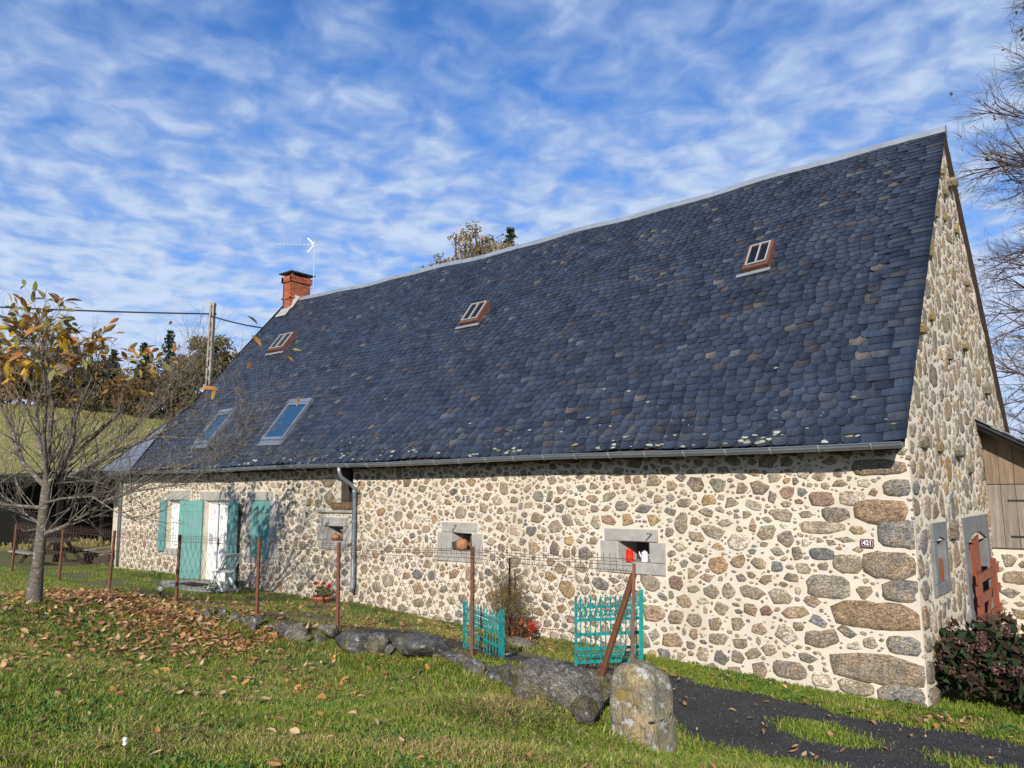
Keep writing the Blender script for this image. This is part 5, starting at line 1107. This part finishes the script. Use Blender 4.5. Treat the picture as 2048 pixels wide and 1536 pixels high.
for idx, j in enumerate(sel):
    w, p, d, sx, sy = cand[j]; warm = sy > 640
    kind = rnd.choice(4, p=[.36,.30,.22,.12] if warm else [.16,.10,.44,.30])
    dd = d+rnd.normal(0, .7, 3); dd[2] -= .15 if not warm else .45; dd /= np.linalg.norm(dd)
    eu = Vector(dd).to_track_quat('Y', 'Z').to_euler(); eu.rotate_axis('Y', rnd.uniform(-1.2, 1.2)); s_ = rnd.uniform(.6, 1.1); scl = (s_*rnd.uniform(.9, 1.35), s_, s_)
    me = random.choice(lms[kind])
    if idx < 300:
        o = link('leaf', me, cr); o.rotation_euler = eu; o.location = Vector(p-TB); o.scale = scl
    else:
        Mx = np.array(eu.to_matrix())*np.array(scl)[None, :]; V = np.array([v.co[:] for v in me.vertices])@Mx.T+p; LV.append(V); LF.append(np.array([pl_.vertices[:] for pl_ in me.polygons])+ln); ln += len(V); LCc.append(np.broadcast_to(np.array(LC[kind][0]), (len(V), 3)))
obj_np('remaining_leaves', np.concatenate(LV), [np.concatenate(LF)], MT['leaf'], tr, np.concatenate(LCc), kind='stuff')
# big bare tree behind the gable
rnd = np.random.default_rng(5); bt = thing('bare_tree', 'tall bare beech-like tree with fine twigs rising behind the gable', 'tree', (4.9, 25, .2)); mb = MB()
T0 = np.array((4.9, 25, 0.)); mb.tube([T0, T0+(-.1,0,4), T0+(0,.1,9), T0+(.2,0,15), T0+(.1,0,21)], [.5,.4,.3,.17,.05], 10, False); mb.build('trunk', MT['darkbark'], bt)
tw = MB(); tips = []
for i in range(40):
    z = 3.0+i*.455; L_ = (6.6-.17*abs(z-8)*1.2)*rnd.uniform(.85, 1.1)*(1 if z < 16 else .8); az = math.pi+rnd.normal(.15, .45) if i % 5 else rnd.uniform(-1.5, 1.5)
    d = np.array((math.cos(az), math.sin(az)*.8-.15, .30+.02*(z-8))); d /= np.linalg.norm(d)
    P = T0+np.array((0, 0, z)); pts = [P]; q_ = P.copy()
    for k in range(7): d = d+rnd.normal(0, .07, 3)+np.array((0, 0, .02 if k < 3 else -.03)); d /= np.linalg.norm(d); q_ = q_+d*L_/7; pts.append(q_)
    rr = [.10*(1-k/8.5) for k in range(8)]; tw.tube(pts, rr, 6, False)
    for k in range(1, 8):
        for m_ in range(4):
            bp = pts[k-1]+(pts[k]-pts[k-1])*rnd.random(); nd = (pts[k]-pts[k-1]); nd = nd/np.linalg.norm(nd)+rnd.normal(0, .42, 3); nd /= np.linalg.norm(nd)
            grow(tw, bp, nd, rnd.uniform(1.0, 2.1), .026, 2, tips, rnd, .42, .05, (3, 6), .0075)
tw.build('branches', MT['darkbark'], bt)
sel = [tips[i][0] for i in rnd.choice(len(tips), 420)]; Vl, Fl, Cl, n0 = [], [], [], 0
for i, p in enumerate(sel):
    if p[2] < 11: continue
    V, F, C = leaf_cluster(4, p, (.22,.22,.15), .09, [(.13,.10,.04),(.10,.10,.035),(.16,.09,.04)], i); Vl.append(V); Fl.append(F+n0); Cl.append(C); n0 += len(V)
obj_np('sparse_leaves', np.concatenate(Vl), [np.concatenate(Fl)], MT['foliage'], bt, np.concatenate(Cl))
# trees on the hill and behind the ridge
def decid(name, label, top, base, rx, cols_, seed, dens=2600, size=.26, group=None, clumps=46, cf=.53, vf=.43):
    r = np.random.default_rng(seed); top = np.array(top); bx, by = base; zb = tz(bx, by)-.2; h = top[2]-zb
    t = thing(name, label, 'tree', (bx, by, zb), group); mb = MB(); hub = np.array((bx, by, zb+h*.42))
    mb.tube([(bx, by, zb), (bx+.1, by, zb+h*.25), hub, hub+(0, 0, h*.3)], [h*.028, h*.022, h*.016, h*.006], 7, False)
    cc = []
    for i in range(clumps):
        d = r.normal(0, 1, 3); d /= np.linalg.norm(d); f = r.random()**.4; cc.append(np.array((bx, by, zb+h*cf))+d*np.array((rx*.85, rx*.85, h*vf))*f)
        if i < 16: mb.tube([hub+(0, 0, r.uniform(-.1, .25)*h), (hub+cc[-1])/2+(0, 0, .1*h*.3), cc[-1]], [h*.010, h*.007, h*.003], 4, False)
    mb.build('trunk', MT['darkbark'], t); Vl, Fl, Cl, n0 = [], [], [], 0
    for i, c in enumerate(cc):
        k = int(dens/clumps); cr_ = rx*r.uniform(.18, .34); V, F, C = leaf_cluster(k, c, (cr_, cr_, cr_*.75), size, [cols_[i % len(cols_)]], seed*100+i, .2); C = C*r.uniform(.75, 1.25); Vl.append(V); Fl.append(F+n0); Cl.append(C); n0 += len(V)
    obj_np('crown', np.concatenate(Vl), [np.concatenate(Fl)], MT['foliage'], t, np.concatenate(Cl))
def conifer(label, top, base, rx, seed, group=None, col=((.030,.055,.038), (.042,.075,.048), (.022,.04,.03))):
    r = np.random.default_rng(seed); top = np.array(top); bx, by = base; zb = tz(bx, by)-.2; h = top[2]-zb
    t = thing('conifer', label, 'tree', (bx, by, zb), group); MB().tube([(bx, by, zb), (bx, by, zb+h)], [h*.02, .03], 6, False).build('trunk', MT['darkbark'], t); Vl, Fl, Cl, n0 = [], [], [], 0
    nw = max(26, int(h/.42))
    for i in range(nw):
        f = .06+.94*i/nw; z = zb+h*f; R2 = rx*(1-f)**.8+.12; nb = max(4, int(11*(1-f))+3)
        for k in range(nb):
            a = r.uniform(0, 6.28); L2 = R2*r.uniform(.7, 1.15)
            for m_ in range(3):
                g = (m_+.7)/3; V, F, C = leaf_cluster(5, (bx+L2*g*math.cos(a), by+L2*g*math.sin(a), z-L2*g*.28+.1), (.22*rx/2.0+.1, .22*rx/2.0+.1, .14), .22, col, int(r.integers(1e6)), 0); Vl.append(V); Fl.append(F+n0); Cl.append(C); n0 += len(V)
    obj_np('crown', np.concatenate(Vl), [np.concatenate(Fl)], MT['foliage'], t, np.concatenate(Cl))
TG = 'trees along the top of the meadow'
OL = [(.13,.11,.042),(.155,.12,.045),(.105,.095,.038)]; BRN = [(.18,.105,.04),(.15,.085,.035),(.125,.09,.038)]; ORG = [(.23,.12,.035),(.19,.105,.03),(.14,.10,.03)]
conifer('small pointed dark conifer left of the utility pole on the hill', (-85.9,30.1,19.9), (-86.5,30.8), 2.0, 31, TG)
conifer('taller dark conifer nearest the utility pole on the hill', (-85.4,32.8,21.8), (-86.2,33.6), 2.6, 32, TG)
decid('oak_tree', 'round olive-brown oak behind the utility pole', (-71.7,31.1,19.9), (-72.4,31.9), 3.9, OL, 33, 4200, .24, TG, 60)
decid('hill_tree', 'brownish tree between the oak and the tall conifer', (-78.2,31.4,18.0), (-78.7,32.0), 2.9, BRN, 34, 3000, .24, TG)
decid('hill_shrub', 'low russet shrub on the meadow edge below the conifers', (-79.5,28.2,15.6), (-79.8,28.5), 3.0, BRN, 35, 2400, .22, TG)
decid('hill_shrub', 'low orange shrub on the meadow edge behind the chestnut', (-83.7,27.4,16.3), (-84.0,27.7), 2.8, ORG, 36, 2400, .22, TG)
decid('hill_tree', 'olive tree on the hill seen through the chestnut twigs', (-92.8,27.2,19.7), (-93.4,27.8), 3.6, OL, 37, 3200, .26, TG)
conifer('dark conifer leftmost on the hill seen through the yellow leaves', (-97.6,25.5,22.3), (-98.4,26.4), 3.0, 38, TG)
decid('hill_tree', 'russet tree on the hill above the chestnut trunk', (-94.0,21.2,19.1), (-94.6,21.8), 3.8, ORG, 39, 3000, .26, TG)
decid('hill_tree', 'brown tree on the hill at the left picture edge', (-98.7,19.8,20.0), (-99.3,20.6), 3.8, BRN, 40, 3000, .26, TG)
conifer('thin conifer on the hill between the olive tree and the orange shrub', (-92.9,29.6,19.8), (-93.5,30.3), 2.0, 41, TG)
decid('oak_tree', 'smaller olive tree behind the roof verge, right of the pole', (-70.3,32.7,17.8), (-70.8,33.3), 3.2, OL, 42, 2600, .24, TG)
decid('hill_shrub', 'dark olive shrub under the oak by the pole', (-76.5,30.4,15.2), (-76.8,30.8), 2.4, OL, 43, 1800, .22, TG)
decid('hill_shrub', 'brown shrub at the foot of the leftmost conifer', (-95.5,23.4,17.2), (-96,24), 3.0, BRN, 44, 1800, .24, TG)
for k, (sx_, nm_) in enumerate(((-100.5, 'leftmost'), (-97.0, 'second'), (-92.5, 'third'), (-89.5, 'fourth'), (-86.5, 'fifth'), (-82.0, 'sixth'), (-75.5, 'seventh'), (-72.0, 'eighth'))):
    yy_ = 20.2+(sx_+100.5)*.42; decid('hedge_bush', nm_+' low hedge bush from the left along the top edge of the meadow', (sx_, yy_, tz(sx_, yy_)+2.4+.5*(k % 3)), (sx_, yy_), 2.3, (BRN, OL, ORG)[k % 3], 60+k, 1300, .2, TG, 26)
RG = 'trees behind the roof ridge'; YB = [(.30,.205,.075),(.26,.18,.07),(.21,.165,.065)]
decid('ridge_tree', 'leftmost thin autumn tree top above the roof ridge', (-33.1,26.0,19.2), (-33.1,26.2), 2.2, YB, 51, 1500, .11, RG, 30, .84, .15)
decid('ridge_tree', 'second autumn tree top above the roof ridge', (-30.7,25.3,20.2), (-30.7,25.5), 2.6, YB, 52, 2300, .11, RG, 34, .84, .15)
decid('ridge_tree', 'third autumn tree top above the ridge, beside the dark conifer', (-29.5,26.3,20.3), (-29.5,26.5), 2.5, YB, 53, 2300, .11, RG, 34, .84, .15)
conifer('dark conifer tip at the right of the trees above the ridge', (-31.1,31.0,21.5), (-31.1,31.0), 1.9, 54, RG)
# hydrangea by the corner
hy = thing('hydrangea_bush', 'dark hydrangea bush with faded brown-pink flower heads at the house corner', 'bush', (.75, .55, 0)); mb = MB(); rnd = np.random.default_rng(77)
Vl, Fl, Cl, n0 = [], [], [], 0; HC = np.array((.64, .62, .32)); HR = np.array((.70, .62, .66))
for i in range(95):
    d = rnd.normal(0, 1, 3); d[2] = abs(d[2])*.9-.15; d /= np.linalg.norm(d); e = HC+d*HR*rnd.uniform(.75, 1.08); mb.tube([(.8+rnd.normal(0, .12), .6+rnd.normal(0, .12), -.02), (HC+e)/2, e], [.008, .006, .004], 4, False)
    V, F, C = leaf_cluster(26, e-d*.10, (.20,.20,.18), .075, [(.026,.045,.018),(.035,.062,.022),(.05,.034,.022),(.075,.04,.028)], 700+i, .2); Vl.append(V); Fl.append(F+n0); Cl.append(C); n0 += len(V)
    if i % 3 != 1 and e[2] > .1:
        V, F, C = leaf_cluster(46, e+d*.03, (.085,.085,.06), .026, [(.19,.105,.09),(.15,.08,.062),(.24,.15,.12),(.11,.07,.05)], 900+i, .5); obj_np('flower_head', V, [F], MT['foliage'], hy, C)
mb.build('stems', MT['stem'], hy); obj_np('foliage', np.concatenate(Vl), [np.concatenate(Fl)], MT['foliage'], hy, np.concatenate(Cl))

# ---- grass, fallen leaves, gravel
def vis(P, m=.10):
    q = P-CAM; x = q@AXR; y = q@AXU; z = q@AXF; zz_ = np.maximum(z, .1); return (z > 1.5) & (np.abs(x/zz_) < .683+m) & (np.abs(y/zz_) < .512+m), z
def sown(x0, x1, y0, y1, dens, ref, pw, drive_ok=False):
    n = int((x1-x0)*(y1-y0)*dens); X = RNG.uniform(x0, x1, n); Y = RNG.uniform(y0, y1, n); P0 = np.stack([X, Y, np.full(n, .6)], -1)
    k, z = vis(P0); k &= RNG.random(n) < np.minimum(1, (ref/np.maximum(z, .5))**pw); X, Y = X[k], Y[k]
    if not drive_ok: k = ~on_drive(X+RNG.normal(0, .07, len(X)), Y+RNG.normal(0, .07, len(X))); X, Y = X[k], Y[k]
    return X, Y
def fbm(X, Y, s, o=0.): return .5+.25*(np.sin(X*s+1.7*np.sin(Y*s*.8+o))+np.sin(Y*s*1.3+1.3*np.sin(X*s*1.1+o*2)))
def blades(name, X, Y, H, Wd, col, droop):
    n = len(X); Z = terr(X, Y)-.01; a = RNG.uniform(0, 2*np.pi, n); b = RNG.uniform(0, 2*np.pi, n)
    dx, dy = np.cos(a), np.sin(a); lx, ly = np.cos(b)*droop*H, np.sin(b)*droop*H; r = np.stack([X, Y, Z], -1); wv = np.stack([dx*Wd/2, dy*Wd/2, 0*X], -1)
    mid = r+np.stack([lx*.35, ly*.35, H*.62], -1); tip = r+np.stack([lx, ly, H*np.clip(1-.35*droop, .4, 1)], -1)
    V = np.stack([r-wv, r+wv, mid+wv*.8, mid-wv*.8, tip], 1).reshape(-1, 3); b0 = np.arange(n)[:, None]*5
    return obj_np(name, V, [b0+np.array([0, 1, 2, 3]), b0+np.array([3, 2, 4])], MT['grass'], None, np.repeat(col, 5, 0))
def gcol(X, Y, dry):
    n = len(X); base = np.array([(.19,.28,.027), (.28,.325,.042), (.115,.20,.022), (.48,.39,.15), (.28,.18,.07)]); pd = np.clip(dry, 0, 1)
    p = np.stack([.42*(1-pd), .30*(1-pd)+.1*pd, .28*(1-pd), .55*pd, .35*pd], -1); p /= p.sum(1)[:, None]; k = (RNG.random((n, 1)) > np.cumsum(p, 1)).sum(1).clip(0, 4)
    return base[k]*RNG.uniform(.75, 1.3, (n, 1))
X, Y = sown(-20, 3.5, -9.2, -2.95, 9000, 4.6, 1.55); n = len(X)
long_ = np.exp(-(((X+2.6)/1.0)**2+((Y+4.95)/.45)**2)); dry = .20+.45*np.clip(fbm(X, Y, 1.9, 1.)-.45, 0, 1)*1.6+.5*long_*fbm(X, Y, 5., 2.)
foot = np.exp(-((Y-np.where(X < -4.6, -3.55, -3.55-.92*(X+4.6)/2.7))/.16)**2)*((X > -10) & (X < -1.0)); long_ = np.maximum(long_, foot*.55*fbm(X, Y, 4., 5.))
dry += .25*np.exp(-((X+1.2)/1.8)**2-((Y+6.4)/1.0)**2)
H = RNG.uniform(.030, .078, n)*(1+.5*fbm(X, Y, 3.1))+long_*RNG.uniform(.03, .27, n); g1 = blades('field_grass', X, Y, H, RNG.uniform(.004, .009, n)*(1+.3*(H > .1)), gcol(X, Y, dry), RNG.uniform(.2, 1.1, n)+.5*long_)
tag(g1, 'short autumn field grass in front of the stone wall', 'grass', kind='stuff'); print('blades', n)
X, Y = sown(-22, 4.5, -2.95, .9, 4200, 8.0, 1.3); k = ~((Y > -.02) & (X < .08)); k &= ~((X < -13.8) & (X > -16.5) & (Y < -.2) & (Y > -1.5)); X, Y = X[k], Y[k]; n = len(X)
bare = (fbm(X, Y, 2.7, 3.) < .42) & (X < -3.2) & (Y < -.6); X, Y = X[~bare], Y[~bare]; n = len(X)
dry = .08+.35*np.clip(fbm(X, Y, 2.2, 4.)-.5, 0, 1)+.35*(X > -1.2)*(np.abs(Y+.55) < .35)*fbm(X, Y, 4, 1.)+.3*((X > -11) & (X < -3.5))
g2 = blades('yard_grass', X, Y, RNG.uniform(.03, .085, n), RNG.uniform(.005, .010, n), gcol(X, Y, dry), RNG.uniform(.2, .9, n)); tag(g2, 'green grass strip along the foot of the house', 'grass', kind='stuff'); print('yard', n)
# broad-leaved weeds
X, Y = sown(-18, 2.5, -9, -3.6, 60, 6, 1.2); X2, Y2 = sown(-20, 1, -1.1, -.05, 90, 9, 1.); X = np.r_[X, X2]; Y = np.r_[Y, Y2]; Vl, Fl, Cl, n0 = [], [], [], 0
for x, y, z in zip(X, Y, terr(X, Y)):
    if fbm(np.array(x), np.array(y), 2.4, 7.) < .45: continue
    V, F, C = leaf_cluster(7, (x, y, z+.03), (.05,.05,.025), .032, [(.085,.165,.03),(.11,.20,.035)], int(abs(x*7919+y*104729)) % 99991, .0, .6); Vl.append(V); Fl.append(F+n0); Cl.append(C); n0 += len(V)
tag(obj_np('weeds', np.concatenate(Vl), [np.concatenate(Fl)], MT['grass'], None, np.concatenate(Cl)), 'small broad-leaved weeds scattered in the grass', 'weeds', kind='stuff')
# fallen leaves
def litter(n, fx_, fy_): return fx_(n), fy_(n)
Xs = [RNG.uniform(-14.8, -8.0, 2300), RNG.normal(-11.0, 1.9, 1000), RNG.uniform(-14, -4.5, 1500), RNG.uniform(-3.5, 2, 90), RNG.uniform(-9, 1, 330), RNG.uniform(-13, -4.6, 330), RNG.uniform(-3.5, .6, 60), RNG.normal(-6.0, .9, 120), RNG.normal(.1, .3, 70)]
Ys = [RNG.normal(-3.8, .48, 2300), RNG.normal(-5.0, .9, 1000), -3.4-4.3*RNG.random(1500)**1.3, RNG.uniform(-3.2, -1.1, 90), RNG.uniform(-8.3, -4.3, 330), RNG.uniform(-2.8, -.3, 330), RNG.uniform(-1.2, -.1, 60), RNG.normal(-.8, .4, 120), RNG.normal(-.7, .25, 70)]
X = np.concatenate(Xs); Y = np.concatenate(Ys); k = ~((Y > -.05) & (X < .05)); X, Y = X[k], Y[k]; n = len(X); Z = terr(X, Y)+RNG.uniform(.015, .075, n)
a = RNG.uniform(0, 2*np.pi, n); L_ = RNG.uniform(.03, .135, n)*np.where(X < -7, 1.15, .85); cw = L_*RNG.uniform(.16, .26, n); tl = RNG.normal(0, .35, n); cu_ = RNG.uniform(-.25, .5, n)*L_
ax = np.stack([np.cos(a)*np.cos(tl), np.sin(a)*np.cos(tl), np.sin(tl)], -1); bx_ = np.stack([-np.sin(a), np.cos(a), RNG.normal(0, .35, n)], -1); C0 = np.stack([X, Y, Z], -1); V = []
for f, w in ((-.5, .05), (-.2, .85), (.15, 1.), (.5, .05)):
    base = C0+ax*(L_*f)[:, None]; base[:, 2] += cu_*(f*f*2-.15); V += [base-bx_*(cw*w)[:, None]+np.array((0, 0, 1))*(cw*w*.45)[:, None], base, base+bx_*(cw*w)[:, None]+np.array((0, 0, 1))*(cw*w*.45)[:, None]]
V = np.stack(V, 1).reshape(-1, 3); b0 = np.arange(n)[:, None]*12; Fs = [b0+np.array(q4) for i in range(3) for q4 in ([3*i, 3*i+1, 3*i+4, 3*i+3], [3*i+1, 3*i+2, 3*i+5, 3*i+4])]
C = np.array([(.60,.37,.17), (.54,.27,.085), (.32,.165,.075), (.66,.46,.25), (.46,.24,.10)])[RNG.integers(0, 5, n)]*RNG.uniform(.7, 1.2, (n, 1))
tag(obj_np('fallen_leaves', V, Fs, MT['leaf'], None, np.repeat(C, 12, 0)), 'tan fallen leaves strewn under the tree and over the grass', 'leaves', kind='stuff')
# loose gravel on the drive
X = RNG.uniform(-9.5, 3, 60000); Y = RNG.uniform(-3.5, -.7, 60000); k = on_drive(X, Y); X, Y = X[k], Y[k]; n = len(X); Z = terr(X, Y)+.010
r = RNG.uniform(.004, .011, n)*np.where(RNG.random(n) < .03, 1.9, 1); b = np.array([(1,0,0),(-.5,.87,0),(-.5,-.87,0),(.1,.1,.8)]); rot = RNG.uniform(0, 6.28, n); c, s_ = np.cos(rot), np.sin(rot)
V = np.stack([np.stack([X+r*(q_[0]*c-q_[1]*s_), Y+r*(q_[0]*s_+q_[1]*c), Z+r*q_[2]], -1) for q_ in b], 1).reshape(-1, 3); b0 = np.arange(n)[:, None]*4
C = np.array((.045,.044,.042))*RNG.uniform(.4, 1.7, (n, 1)); C = np.where(RNG.random((n, 1)) < .05, C*3.2, C)
tag(obj_np('loose_gravel', V, [b0+np.array(f) for f in ([0,1,3],[1,2,3],[2,0,3])], MT['pebble'], None, np.repeat(C, 4, 0)), 'dark loose gravel covering the drive', 'gravel', kind='stuff')

# rough tufts on the hillside meadow
X = RNG.uniform(-100, -28, 90000); Y = RNG.uniform(-8, 42, 90000); k = (Y*.33-(X+26)*.94 > 5); X, Y = X[k], Y[k]; k, z = vis(np.stack([X, Y, terr(X, Y)], -1), .02); X, Y = X[k], Y[k]; n = len(X)
gm = blades('meadow_grass', X, Y, RNG.uniform(.10, .30, n), RNG.uniform(.02, .06, n), np.array([(.42,.34,.12), (.31,.30,.08), (.48,.39,.17), (.22,.27,.055)])[RNG.choice(4, n, p=[.35,.3,.2,.15])]*RNG.uniform(.8, 1.2, (n, 1)), RNG.uniform(.3, 1.0, n))
tag(gm, 'dry yellow-green meadow grass on the hillside behind the shed', 'grass', kind='stuff'); print('meadow', n)
